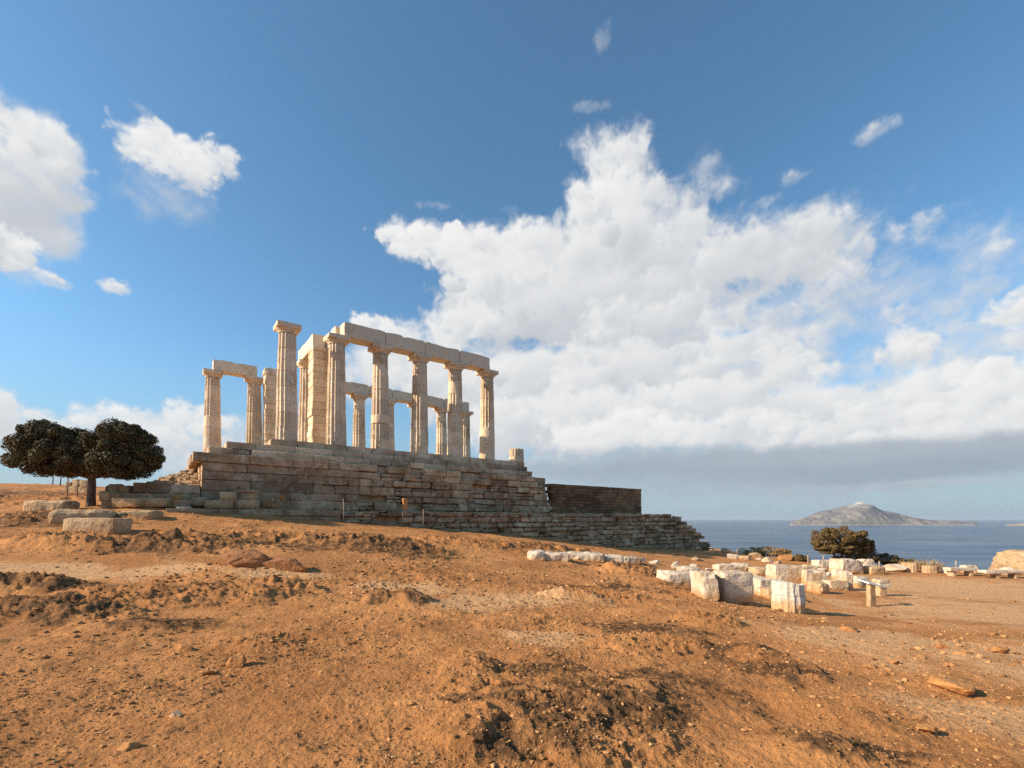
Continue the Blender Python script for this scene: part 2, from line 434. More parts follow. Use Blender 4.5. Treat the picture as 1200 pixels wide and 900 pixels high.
    col = n.mix(n.m('MULTIPLY', n.attr('pale'), .8), col, G_PALE)
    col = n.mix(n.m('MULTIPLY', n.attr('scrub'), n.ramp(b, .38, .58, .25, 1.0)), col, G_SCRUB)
    col = n.mix(n.ramp(b, .52, .78, 0, .45), col, [v*.5 for v in G_EARTH2])
    vr = n.n('ShaderNodeTexVoronoi'); n.put(vr.inputs['Vector'], p); vr.inputs['Scale'].default_value = 55
    speck = n.m('MULTIPLY', n.ramp(vr.outputs['Distance'], .2, .32, 1, 0), n.ramp(c_, .52, .6))
    col = n.mix(n.m('MULTIPLY', speck, .55), col, (.5, .36, .22))
    col = n.mix(n.ramp(c_, .55, .75, 0, .5), col, [v*.4 for v in G_EARTH2])
    h = n.m('ADD', n.m('MULTIPLY', b, .9), n.m('ADD', n.m('MULTIPLY', c_, .45), n.m('MULTIPLY', speck, .25)))
    n.out(col, .95, h, 1.0, .07, .10)
    me.materials.append(m)
    g = link('ground', me); tag(g, kind='structure'); return g
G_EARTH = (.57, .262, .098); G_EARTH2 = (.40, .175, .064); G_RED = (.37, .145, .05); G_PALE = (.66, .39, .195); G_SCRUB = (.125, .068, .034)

# ------------------------------------------------------------------ world: sky with clouds
def perlin2(x, y, seed=0):
    ix = np.floor(x).astype(np.int32); iy = np.floor(y).astype(np.int32)
    fx = (x-ix).astype(np.float32); fy = (y-iy).astype(np.float32); ix &= 255; iy &= 255
    u = fx*fx*fx*(fx*(fx*6-15)+10); v = fy*fy*fy*(fy*(fy*6-15)+10)
    ix1 = (ix+1) & 255; iy1 = (iy+1) & 255
    pa = _perm32[ix+seed % 97]; pb = _perm32[ix1+seed % 97]
    def g(h, a, b): return _g2[h, 0]*a + _g2[h, 1]*b
    n00 = g(_perm32[pa+iy], fx, fy); n10 = g(_perm32[pb+iy], fx-1, fy)
    n01 = g(_perm32[pa+iy1], fx, fy-1); n11 = g(_perm32[pb+iy1], fx-1, fy-1)
    a = n00+u*(n10-n00); b = n01+u*(n11-n01); return (a+v*(b-a))*1.5
def fb2(x, y, o, seed=0, gain=.5, billow=False):
    s, a, t = 0, 1.0, 0
    for i in range(o):
        n = perlin2(x, y, seed+i*13)
        if billow: n = 1-2.2*np.abs(n)
        s = s + a*n; t += a; a *= gain; x = x*2.03+3.1; y = y*2.03+1.7
    return s/t
_perm32 = _perm.astype(np.int32); _g2 = _rs.normal(size=(256, 2)).astype(np.float32); _g2 /= np.linalg.norm(_g2, axis=1)[:, None]
# cloud masses over the headland, farthest first: (px, py, rx, ry, cover, softness, brightness, number of small heads)
CUM = [(850,430,210,120,.45,.9,.62,0),(1090,350,130,60,.30,1,.66,3),(1180,300,80,40,.22,1,.66,2),(1120,420,110,40,.5,1,.66,3),(1010,490,260,60,.8,.6,.62,0),(1180,400,70,40,.35,1,.66,0),(1140,385,60,14,.35,.9,.7,0),(640,450,130,110,.9,.35,.62,0),
 (960,290,60,44,.88,.5,.66,6),(985,345,46,36,.6,.7,.62,3),(900,300,70,44,.85,.55,.64,7),(850,325,80,46,.8,.6,.66,6),(700,168,30,22,.5,.9,.8,3),(728,200,34,50,.85,.6,.76,8),(715,250,56,44,.97,.4,.78,9),(770,262,60,44,.85,.5,.68,6),
 (800,320,80,56,.95,.45,.66,8),(895,385,60,36,.75,.6,.64,4),(940,405,60,30,.5,.8,.66,3),(500,284,52,24,.98,.22,.86,9),(550,296,48,30,1,.25,.80,8),(600,300,60,38,1,.28,.76,10),(655,312,66,52,1,.28,.68,10),(720,318,80,58,1,.32,.64,8),
 (590,352,70,46,1,.3,.66,7),(680,378,110,52,1,.35,.55,6),(770,395,90,44,.95,.45,.60,7),(550,385,50,28,1,.3,.72,6),(850,432,100,40,.97,.4,.70,9),(930,440,40,26,.9,.45,.74,5),
 (440,383,30,14,.95,.3,.84,5),(435,440,36,34,.8,.35,.78,4),(480,425,60,42,.95,.35,.74,5),(540,455,60,46,1,.35,.68,5),(640,445,110,36,1,.35,.70,9),(740,440,90,36,1,.4,.68,7),
 (1066,402,30,22,.92,.35,.82,6),(1040,422,30,14,.6,.7,.74,3),(1192,360,34,18,.9,.4,.84,5),(1210,392,40,24,.7,.6,.76,3),(1100,455,60,28,.95,.35,.84,8),(1170,448,50,28,.95,.35,.86,7),(1240,440,60,36,1,.35,.84,6),(1350,430,110,60,1,.4,.76,10),(1520,400,190,90,1,.5,.7,14),
 (950,485,80,34,.95,.45,.74,6),(1050,490,80,32,1,.4,.80,8),(1150,492,90,32,1,.4,.78,8),(1270,490,110,36,1,.4,.76,8),(830,482,90,38,1,.4,.72,7),(690,488,90,34,1,.4,.74,8),(600,500,60,30,1,.4,.72,4),
 (745,506,70,24,1,.35,.86,8),(690,516,50,18,1,.35,.84,5),(870,505,80,22,1,.45,.76,5),(980,510,90,20,.95,.5,.74,5),(1110,512,120,18,.95,.5,.76,6),
 (40,515,130,24,.75,.7,.74,3),(170,495,80,18,.85,.45,.84,6),(225,488,42,14,.8,.4,.88,4),(150,525,170,26,.75,.7,.66,2),(270,505,50,20,.6,.7,.72,2),(20,488,60,14,.6,.7,.8,3),(-150,470,200,50,.9,.5,.7,8),(-380,420,260,90,1,.5,.7,12),
 (-20,240,110,80,.85,.6,.56,3),(10,165,70,46,.85,.6,.66,6),(60,185,44,40,.85,.5,.68,5),(30,225,70,46,.9,.55,.56,4),(85,190,20,24,.5,.8,.66,2),(12,290,38,22,.95,.35,.84,6),(60,328,24,9,.6,.7,.78,3),(-130,220,130,100,1,.5,.6,8),
 (190,225,50,30,.35,1,.62,0),(200,178,56,26,1,.3,.88,10),(160,172,26,16,.8,.5,.84,4),(255,186,28,19,.92,.4,.84,5),(215,205,36,16,.7,.6,.74,3),(135,337,19,8,.85,.5,.82,3),(172,130,12,5,.3,1,.7,0),
 (1025,152,28,10,0.34,1,.80,3),(1048,275,20,12,0.36,0.9,.78,3),(1082,265,24,16,0.39,0.8,.80,4),(1165,293,20,14,0.36,0.9,.78,3),(1145,270,10,8,0.21,1,.74,0),(825,205,24,26,0.26,1,.76,5),(850,222,14,12,0.26,1,.74,2),(928,206,14,9,0.31,1,.76,2),(900,235,16,6,0.23,1,.74,1),(690,125,18,7,0.21,1,.74,1),(707,45,9,16,0.21,1,.72,0),(505,240,16,5,0.21,1,.76,0),(595,247,14,5,0.21,1,.74,0),(1052,366,18,10,0.36,0.8,.78,2)]
STR = [(300,575,600,14,.35,.9,.50),(900,560,420,32,.85,.7,.35),(1150,535,260,26,.95,.6,.28),(820,545,230,22,.95,.6,.20),(640,552,100,14,.7,.7,.25),(1050,552,240,16,.95,.6,.12),(1480,535,270,34,1,.6,.25),(1000,530,320,13,.8,.7,.40),(740,532,140,10,.6,.8,.45),(980,572,240,6,.55,.8,.55),(1120,563,110,4,.5,.8,.75),(880,590,400,9,.3,.9,.6)]
def cloud_maps(az, el):
    "az, el: 1-d radians. Returns cover and brightness of the heaps, cover and brightness of the flat layer low over the sea"
    A, E = np.meshgrid(az.astype(np.float32), el.astype(np.float32))
    def azel(px, py):
        r = ray(px, py).normalized(); return math.atan2(r.x, r.y), math.asin(r.z)
    w1 = fb2(A*9, E*9, 5, 3, .55); w2 = fb2(A*9+40, E*9+9, 5, 5, .55)
    bl = fb2(A*22+w1*.6, E*24+w2*.6, 5, 21, .5, True); fi = fb2(A*16+w1*.8, E*18+w2*.8, 8, 33, .62)
    hi = fb2(A*34+w2, E*40+w1, 6, 51, .6)
    rr = np.random.RandomState(12)
    def paint(cells, flat):
        cov = np.zeros_like(A); ton = np.full_like(A, .6)
        for b in cells:
            px, py, rx, ry, wt, sf, tn = b[:7]
            a, e = azel(px, py); ra = (azel(px+rx, py)[0]-azel(px-rx, py)[0])/2; re = (azel(px, py-ry)[1]-azel(px, py+ry)[1])/2
            kids = [(a, e, ra, re, wt, sf, tn)]
            for k in range(b[7] if len(b) > 7 else 0):
                th = rr.uniform(0, 2*math.pi); q = rr.uniform(.35, .95); s = rr.uniform(.22, .5)
                m = min(ra, re)*1.15
                up = math.sin(th)
                kids.append((a+math.cos(th)*q*ra, e+up*q*re, ra*.3*s+m*s*.8, re*.2*s+m*s*.7, wt*rr.uniform(.6, 1), min(1, sf*rr.uniform(.8, 1.5)), tn+.05*up+rr.uniform(-.05, .07)))
            for (a, e, ra, re, wt, sf, tn) in kids:
                R_ = 2.1
                i0, i1 = np.searchsorted(el, [e-re*R_, e+re*R_]); j0, j1 = np.searchsorted(az, [a-ra*R_, a+ra*R_])
                if i1-i0 < 2 or j1-j0 < 2: continue
                w = (slice(i0, i1), slice(j0, j1)); sh = (rr.randint(0, 400), rr.randint(0, 400))
                def nz(Fd): return np.take(np.take(Fd, np.arange(i0, i1)+sh[0], 0, mode='wrap'), np.arange(j0, j1)+sh[1], 1, mode='wrap')
                nb, nf, nh = (bl[w]*.5+nz(bl)*.5, fi[w]*.6+nz(fi)*.6, hi[w])
                X = (A[w]-a)/ra; Y = (E[w]-e)/re
                X = X + .30*w1[w]/max(ra, .03)*.05; Y = Y + .30*w2[w]/max(re, .03)*.05
                if flat: d = np.sqrt(X*X+Y*Y) + .30*nf
                else: d = np.sqrt(X*X+Y*Y) - .34*nb - .42*nf*(1+.5*sf) - (.95*nh + .25*np.abs(nf))*np.clip(1.5-min(ra, re)/.028, 0, 1)
                sf = min(1.1, sf+.16); t = np.clip((1.0+.28*sf-d)/(.18+.95*sf), 0, 1); al = t*t*(3-2*t)*wt
                if not flat: al = np.clip(al*(1+.55*sf*(nh*1.6+nf-.1)), 0, 1)
                dirn = -X*.45 + Y*.75
                if flat: lt = tn + .10*nf
                else: lt = tn - .11 + .24*np.tanh(dirn*1.1) + .08*nb + .08*nf + .08*np.clip(d, 0, 1)
                cov[w] = cov[w] + al*(1-cov[w]); ton[w] = ton[w]*(1-al) + lt*al
        return cov, ton
    c1, t1 = paint(CUM, False); c2, t2 = paint(STR, True)
    hole, _ = paint([(566,402,20,7,.5,1,.5,1),(614,405,26,8,.7,1,.5,2),(648,409,14,5,.5,1,.5,0),(868,335,24,8,.4,1,.5,2),(905,352,22,8,.45,1,.5,2),(940,376,24,7,.4,1,.5,1),(862,388,26,6,.35,1,.5,2),(1000,400,34,12,.5,1,.5,2),(1010,440,50,10,.5,1,.5,2)], False)
    c1 = c1*(1-hole)
    return c1, np.clip(t1, 0, 1), c2, np.clip(t2, 0, 1)

def build_world():
    w = bpy.data.worlds.new('World'); sc.world = w; w.use_nodes = True
    nt = w.node_tree; nt.nodes.clear(); n = NT(nt)
    sky = n.n('ShaderNodeTexSky'); sky.sky_type = 'NISHITA'; sky.sun_disc = False
    sky.sun_elevation = SUN_EL; sky.sun_rotation = SUN_AZ; sky.altitude = 60; sky.air_density = 1.0; sky.dust_density = .6; sky.ozone_density = 1.6
    A0, A1, E0, E1 = R(-82), R(82), R(-2), R(58); W_, H_ = 2560, 940
    az = A0+(np.arange(W_)+.5)/W_*(A1-A0); el = E0+(np.arange(H_)+.5)/H_*(E1-E0)
    c1, t1, c2, t2 = cloud_maps(az, el)
    def ramp(t, cols):
        xs = np.linspace(0, 1, len(cols)); return np.stack([np.interp(t, xs, [c[i] for c in cols]) for i in range(3)], -1)
    cov = 1-(1-c1)*(1-c2)
    col = (ramp(t1, HEAP)*(c1*(1-c2))[..., None] + ramp(t2, LAYER)*c2[..., None])/np.maximum(cov, 1e-4)[..., None]
    buf = np.concatenate([col, cov[..., None]], -1).astype(np.float32)
    im = bpy.data.images.new('clouds', W_, H_, alpha=True, float_buffer=True, is_data=True); im.alpha_mode = 'CHANNEL_PACKED'
    im.pixels.foreach_set(buf.ravel()); im.update(); im.pack()
    D = n.n('ShaderNodeTexCoord').outputs['Generated']
    sx = n.n('ShaderNodeSeparateXYZ'); n.put(sx.inputs[0], D); z = sx.outputs[2]
    u = n.m('MULTIPLY_ADD', n.m('ARCTAN2', sx.outputs[0], sx.outputs[1]), 1/(A1-A0), -A0/(A1-A0)); v = n.m('MULTIPLY_ADD', n.m('ARCSINE', z), 1/(E1-E0), -E0/(E1-E0))
    cb = n.n('ShaderNodeCombineXYZ'); n.put(cb.inputs[0], u); n.put(cb.inputs[1], v)
    tx = n.n('ShaderNodeTexImage', image=im, extension='CLIP', interpolation='Cubic'); n.put(tx.inputs[0], cb.outputs[0])
    st = SKY_STRENGTH
    hs = n.n('ShaderNodeHueSaturation'); hs.inputs['Saturation'].default_value = .86; n.put(hs.inputs['Color'], sky.outputs[0])
    base = n.mix(1.0, hs.outputs[0], SKY_TINT, 'MULTIPLY')
    hz = n.ramp(z, .0, .34, .85, 0)                                      # pale air low over the sea
    base = n.mix(hz, base, [v_/st for v_ in HORIZON])
    k = n.mix(tx.outputs['Alpha'], base, n.v('MULTIPLY', tx.outputs['Color'], (1/st, 1/st, 1/st)))
    bg = n.n('ShaderNodeBackground'); n.put(bg.inputs[0], k); bg.inputs[1].default_value = st
    o = n.n('ShaderNodeOutputWorld'); nt.links.new(bg.outputs[0], o.inputs[0])
    w.cycles.sampling_method = 'MANUAL'; w.cycles.sample_map_resolution = 1024
KX = 2**-sc.view_settings.exposure
HEAP = [tuple(v*KX for v in c) for c in ((.36,.41,.47),(.47,.51,.56),(.61,.635,.67),(.79,.80,.805),(.90,.90,.89))]
LAYER = [tuple(v*KX for v in c) for c in ((.32,.39,.47),(.44,.50,.56),(.62,.65,.67))]
SKY_TINT = (.62, 1.01, 1.20); HORIZON = tuple(v*KX for v in (.34, .47, .56))
build_world()

# ------------------------------------------------------------------ sea, island, ground
def build_sea():
    n_ = 160; rads = [0.1, 30, 60, 120, 250, 500, 1000, 2000, 4000, 8000, 14000, 22000, 32000]
    V = []; Fs = []
    for r in rads:
        for j in range(n_): a = 2*math.pi*j/n_; V.append((r*math.sin(a), r*math.cos(a), -60))
    for i in range(len(rads)-1):
        for j in range(n_): Fs.append((i*n_+j, (i+1)*n_+j, (i+1)*n_+(j+1) % n_, i*n_+(j+1) % n_))
    me = mesh_from('sea', V, Fs, True)
    if me.polygons[5].normal.z < 0: me.flip_normals()
    m, nt = new_mat('sea_water'); n = NT(nt); p = pos(n)
    s1 = n.v('MULTIPLY', p, (.0022, .012, 1)); a = n.noise(s1, 1.0, 6, .6)
    s2 = n.v('MULTIPLY', p, (.05, .09, 1)); b = n.noise(s2, 1.0, 5, .65)
    col = n.mix(n.ramp(a, .4, .62), (.010, .052, .115), (.024, .085, .16))
    bs = n.out(col, n.ramp(a, .38, .65, .22, .38), b, .6, 1.2, .22)
    bs.inputs['IOR'].default_value = 1.33
    me.materials.append(m); tag(link('sea', me), kind='structure')
def build_island():
    # silhouette heights at bearing, all at its true distance
    D0 = 4500.0
    def prof(px): return np.interp(px, [926,930,945,960,985,1000,1010,1022,1035,1050,1070,1090,1110,1150], [0,3,10,16,22,25,27.5,24.5,17,14,9,5,3,0])
    nx, ny = 260, 110
    pxs = np.linspace(924, 1152, nx); ds = np.linspace(D0-260, D0+700, ny)
    PX, T = np.meshgrid(pxs, np.linspace(0, 1, ny)); DD = D0-260 + T*960
    X = (PX-600)/F*DD; Y = DD
    H = prof(PX)/F*D0
    ridge_t = .42 + .12*np.sin(PX/21.0)
    cr = np.clip(1-np.abs(T-ridge_t)/np.where(T < ridge_t, ridge_t, 1-ridge_t), 0, 1)
    nz_ = fbm(np.stack([X*.004, Y*.004, X*0], -1), 6); rg = ridged(np.stack([X*.0045, Y*.0035, X*0+4], -1), 5)
    Z = H*(cr**.75)*(1 + .16*nz_) + np.where(H > 3, (rg-.25)*60*cr**.5*(1-cr)*2.2, 0)
    Z = np.where(cr <= 0.001, -6, Z) - 60 - 1.0
    Z = np.where(H < 1, -66, Z)
    V = np.stack([X.ravel(), Y.ravel(), Z.ravel()], 1); I = np.arange(nx*ny).reshape(ny, nx)
    Fq = np.stack([I[:-1, :-1], I[:-1, 1:], I[1:, 1:], I[1:, :-1]], -1).reshape(-1, 4)
    me = mesh_from('island', V, Fq, True)
    m, nt = new_mat('island_rock'); n = NT(nt); p = pos(n)
    a = n.noise(p, .006, 7, .65); b = n.noise(p, .03, 6, .7)
    sz = n.n('ShaderNodeSeparateXYZ'); n.put(sz.inputs[0], p)
    col = n.mix(n.ramp(a, .38, .62), (.15, .125, .135), (.25, .225, .18))
    col = n.mix(n.ramp(b, .5, .68, 0, .55), col, (.36, .34, .31))
    hi = n.m('ADD', n.m('MULTIPLY', sz.outputs[2], .012), n.m('MULTIPLY', a, 2.0))
    col = n.mix(n.ramp(hi, 2.25, 3.0, 0, .8), col, (.56, .53, .46))
    low = n.ramp(sz.outputs[2], -60, -45, .7, 0); col = n.mix(low, col, (.46, .43, .40))
    n.out(col, .95, b, .5, 14, .1); me.materials.append(m)
    tag(link('island', me), kind='structure')
    # a second low shore further right
    px2 = np.linspace(1176, 1330, 60); PX, T = np.meshgrid(px2, np.linspace(0, 1, 24)); DD = 4000 + 300*T
    X = (PX-600)/F*DD
    H = np.interp(PX, [1176, 1182, 1195, 1230, 1290, 1330], [0, 14, 22, 40, 55, 0]); Z = -61 + H*np.clip(1-np.abs(T-.45)/.45, 0, 1)**.6*(1+.2*fbm(np.stack([X*.01, DD*.01, X*0], -1), 4))
    I = np.arange(60*24).reshape(24, 60); Fq = np.stack([I[:-1, :-1], I[:-1, 1:], I[1:, 1:], I[1:, :-1]], -1).reshape(-1, 4)
    me = mesh_from('low_island', np.stack([X.ravel(), DD.ravel(), Z.ravel()], 1), Fq, True)
    m2, nt = new_mat('island_shore'); n = NT(nt); n.out(n.mix(n.ramp(n.noise(pos(n), .02, 6), .4, .6), (.34, .25, .17), (.5, .42, .33)), .95)
    me.materials.append(m2); tag(link('island', me), kind='structure')
build_sea(); build_island()
ground_obj = build_ground()

# ------------------------------------------------------------------ stone materials
M = {}
M['marble'] = stone_mat('weathered_marble', (.74, .57, .39), (.50, .33, .18), (.78, .67, .52), f1=1.1, f2=8, stain_lo=.46, stain_hi=.70, pit=.5, bump=.8, vstretch=.4)
M['beam'] = stone_mat('beam_marble', (.70, .57, .41), (.50, .37, .235), (.74, .63, .49), f1=.7, f2=6, stain_lo=.5, stain_hi=.75, pit=.3, bump=.6)
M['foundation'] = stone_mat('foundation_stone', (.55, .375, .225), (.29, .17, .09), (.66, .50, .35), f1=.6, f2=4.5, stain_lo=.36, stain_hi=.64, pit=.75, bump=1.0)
M['step'] = stone_mat('step_marble', (.60, .43, .275), (.36, .23, .13), (.66, .50, .35), f1=.7, f2=6, stain_lo=.4, stain_hi=.65, pit=.5, bump=.8)
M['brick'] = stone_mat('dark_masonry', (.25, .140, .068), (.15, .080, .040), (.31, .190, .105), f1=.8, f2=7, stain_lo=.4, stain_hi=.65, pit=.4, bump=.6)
M['slab'] = stone_mat('tan_stone', (.55, .365, .20), (.32, .19, .095), (.60, .44, .28), f1=1.6, f2=9, stain_lo=.45, stain_hi=.7, pit=.55, bump=.9, soil=(.42, .22, .09))
M['white'] = stone_mat('pale_marble_rubble', (.64, .51, .38), (.46, .30, .165), (.72, .62, .50), f1=1.5, f2=10, stain_lo=.44, stain_hi=.70, pit=.5, bump=.9, soil=(.46, .25, .105))
M['red'] = stone_mat('red_rock', (.33, .14, .055), (.22, .085, .035), (.40, .20, .09), f1=2.0, f2=9, pit=.6, bump=1.0)
M['ochre'] = stone_mat('ochre_rock', (.52, .235, .08), (.40, .17, .058), (.56, .30, .125), f1=4.0, f2=16, pit=.4, bump=1.0)
M['cliff'] = stone_mat('cliff_rock', (.46, .30, .165), (.28, .165, .085), (.50, .36, .22), f1=.9, f2=4, pit=.7, bump=1.0)

# ------------------------------------------------------------------ the temple
def wall_course(mb, U0, U1, V0, thick, z0, z1, rng, lmin=.9, lmax=2.2, ch=.035, vj=.05, dead=0.0, jit=.012, split=0.0):
    "one course of ashlar blocks whose outer face lies at V0 (towards the camera); dead = share of missing blocks, split = share broken into smaller stones"
    u = U0
    fr = lambda a, b, c: tw(a, b, c)
    while u < U1-.05:
        L = min(rng.uniform(lmin, lmax), U1-u)
        if U1-u-L < .4: L = U1-u
        if rng.random() >= dead:
            v = V0 + rng.uniform(-vj, vj)
            patch = .55*float(fbm(np.array([[u*.16, z0*.5, V0]]), 3)[0])
            tn = lambda: max(-.6, min(.6, patch + rng.uniform(-.26, .28)))
            zt_ = z1 - rng.uniform(.003, .006+vj*.35)
            if rng.random() < split and L > .5:
                zm = z0+(z1-z0)*rng.uniform(.35, .65); um = u+L*rng.uniform(.3, .7)
                mb.chbox((u+.006, v, z0), (um-.006, V0+thick+.01, zm-.006), ch, rng, jit*1.5, tn(), fr)
                mb.chbox((um+.006, v+rng.uniform(-.04, .05), z0), (u+L-.006, V0+thick+.015, zm-.006), ch, rng, jit*1.5, tn(), fr)
                mb.chbox((u+.01, v+rng.uniform(-.03, .06), zm), (u+L-.01, V0+thick+.005, zt_), ch, rng, jit*1.5, tn(), fr)
            else:
                mb.chbox((u+.006, v, z0), (u+L-.006, V0+thick+rng.uniform(0, .02), zt_), ch, rng, jit, tn(), fr)
        u += L
def face_course(mb, U0, V0, V1, thick, z0, z1, rng, ch=.03, jit=.012):
    "the same on the short, sunlit end: blocks along V"
    v = V0
    while v < V1-.05:
        L = min(rng.uniform(.9, 1.9), V1-v)
        if V1-v-L < .4: L = V1-v
        mb.chbox((U0+rng.uniform(-.03, .03), v+.004, z0), (U0+thick, v+L-.004, z1-.004), ch, rng, jit, rng.uniform(-.12, .15), lambda a, b, c: tw(a, b, c))
        v += L
rng = random.Random(11)
VP = -1.65
ZT = EYE + .40                                      # the terrace before the podium
uc = onU(236, VP); u_r = onU(652, VP)
plat = thing('temple_podium', 'long stepped stone podium of the ruined temple with dark weathered courses under the columns', 'podium', tw(0, 0, ZT))
def part(mb, name, mat, parent):
    o = mb.build(name, mat); o.parent = parent; o.matrix_parent_inverse = parent.matrix_basis.inverted(); return o
st = MB()
us = onU(316, -.62); ue = onU(615, -.62)
wall_course(st, us, ue, -.62, 1.6, ZS-.36, ZS, rng, 1.1, 1.5, .03, .012)
face_course(st, us-.02, .95, 12.4, 1.0, ZS-.37, ZS-.003, rng)
part(st, 'stylobate', M['step'], plat)
st = MB()
u1 = onU(264, -.95); u1e = onU(618, -.95)
wall_course(st, u1, u1e, -.95, 1.3, ZS-.71, ZS-.364, rng, 1.0, 1.9, .03, .02)
face_course(st, u1-.02, .4, 12.7, 1.0, ZS-.72, ZS-.367, rng)
part(st, 'step', M['step'], plat)
st = MB()
u2 = onU(243, -1.3); u2e = onU(624, -1.3)
wall_course(st, u2, u2+1.0, -1.3, 1.2, ZS-1.06, ZS-.714, rng, .8, 1.0, .04, .03)
wall_course(st, u2+1.0, u2+1.75, -1.02, .9, ZS-1.06, ZS-.74, rng, .7, .8, .04, .02)
wall_course(st, u2+1.75, u2e, -1.3, 1.3, ZS-1.06, ZS-.714, rng, .9, 1.9, .04, .04)
face_course(st, u2-.02, 0, 13.0, 1.0, ZS-1.07, ZS-.717, rng)
part(st, 'step', M['step'], plat)
fd = MB(); z = ZS-1.06; zs_ = [z]
while z > ZT-.5: z -= rng.uniform(.33, .50); zs_.append(z)
for i in range(len(zs_)-1):
    a, b = zs_[i+1], zs_[i]
    ur = u_r + (-1.9 if i == 0 else -1.1 if i == 1 else rng.uniform(-.3, .5))
    left = uc + (-.35 if i == 0 else 0)
    if b < onUZ(236, 570, VP)[1]: left = uc - .02
    wall_course(fd, left, uc+rng.uniform(4.5, 7), VP-(.08 if i == 0 else 0), .9, a, b-.002, rng, 1.6, 3.0, .02, .02)
    wall_course(fd, uc+7.05, ur, VP, .9, a, b-.002, rng, .5, 1.7, .05, .085, .05, .03, .33)
    wall_course(fd, uc+4.4, uc+7.1, VP+.06, .8, a+.003, b-.006, rng, .55, 1.5, .04, .04, 0, .02)
    face_course(fd, left-.03, VP+.95, 13.2, .9, a, b-.003, rng)
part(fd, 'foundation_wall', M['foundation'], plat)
core = MB()
core.chbox((uc+.5, VP+.5, ZT-1.5), (u_r-.6, WID+1.4, ZS-1.1), .02, rng, 0, 0, lambda a, b, c: tw(a, b, c))
core.chbox((u1+.5, 0, ZS-1.1), (u1e-.4, WID+1.0, ZS-.72), .02, rng, 0, 0, lambda a, b, c: tw(a, b, c))
core.chbox((us+.5, .4, ZS-.74), (ue-.3, WID+.62, ZS-.02), .02, rng, 0, 0, lambda a, b, c: tw(a, b, c))
part(core, 'floor', M['step'], plat)

# retaining walls
br = MB(); uA, uB = onU(650, VP-.05), onU(752, VP-.05); zb = onUZ(752, 573, VP-.05)[1]
zc = zb; k = 0
while zc > ZT-.6:
    h_ = .235; zz = zc-h_; u = uA + (.35 if k % 2 else 0) - .6
    wall_course(br, uA-rng.uniform(0, .5), uB+rng.uniform(-.05, .02), VP-.05, .6, zz, zc, rng, .4, .8, .02, .016, 0, .010); zc = zz; k += 1
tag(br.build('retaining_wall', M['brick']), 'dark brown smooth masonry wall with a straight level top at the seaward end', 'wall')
tr = MB(); VT = -3.6; z = EYE+.43; i = 0; ends = [788, 797, 806, 813, 818, 822, 826, 829, 832, 834]
utl = onU(186, VT)
while z > -1.6:
    h_ = rng.uniform(.27, .40); a = z-h_
    px = ends[min(i, 9)]
    wall_course(tr, utl+rng.uniform(0, .5), onU(400, VT), VT, .55, a, z-rng.uniform(0, .03), rng, .8, 1.9, .03, .03, 0, .015)
    wall_course(tr, onU(400, VT), onU(px, VT)+rng.uniform(-.3, .3), VT, .55, a, z-rng.uniform(0, .03), rng, .45, 1.6, .055, .10, .05, .035, .3)
    # return at the broken seaward end
    ue_ = onU(px, VT)
    z = a; i += 1
for q in range(46):   # ragged tumble at the seaward end
    t = rng.random(); px = 780 + 50*t; U = onU(px, VT)+rng.uniform(-.2, .2); zt = EYE+.43 - max(0, (px-790)/40)*2.6 - rng.random()*.6
    sz = rng.uniform(.2, .5); v = VT+rng.uniform(.0, 1.6)
    tr.chbox((U, v, zt-sz), (U+sz*rng.uniform(1, 1.8), v+sz*1.2, zt), .06, rng, .05, rng.uniform(-.2, .25), lambda a_, b_, c_: tw(a_, b_, c_))
tr.chbox((utl+.3, VT+.3, -2.2), (onU(790, VT), VT+.75, EYE+.30), .02, rng, 0, 0, lambda a_, b_, c_: tw(a_, b_, c_))
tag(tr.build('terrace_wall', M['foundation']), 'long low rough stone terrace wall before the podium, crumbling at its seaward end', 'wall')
# low wall running left from the podium corner
lw = MB(); ua = onU(155.5, VP); zt = onUZ(190, 566.5, VP)[1]
wall_course(lw, ua, uc-.05, VP, .8, zt-.42, zt, rng, 1.2, 2.0, .03, .02); 
wall_course(lw, onU(124, VP), uc-.05, VP-.05, .85, zt-.80, zt-.42, rng, 1.0, 2.0, .04, .04)
wall_course(lw, onU(118, VP), uc-.05, VP-.1, .9, zt-1.3, zt-.80, rng, 1.0, 2.0, .04, .04)
tag(lw.build('ashlar_wall', M['foundation']), 'low wall of big grey blocks with a sunlit end between the tree and the podium', 'wall')

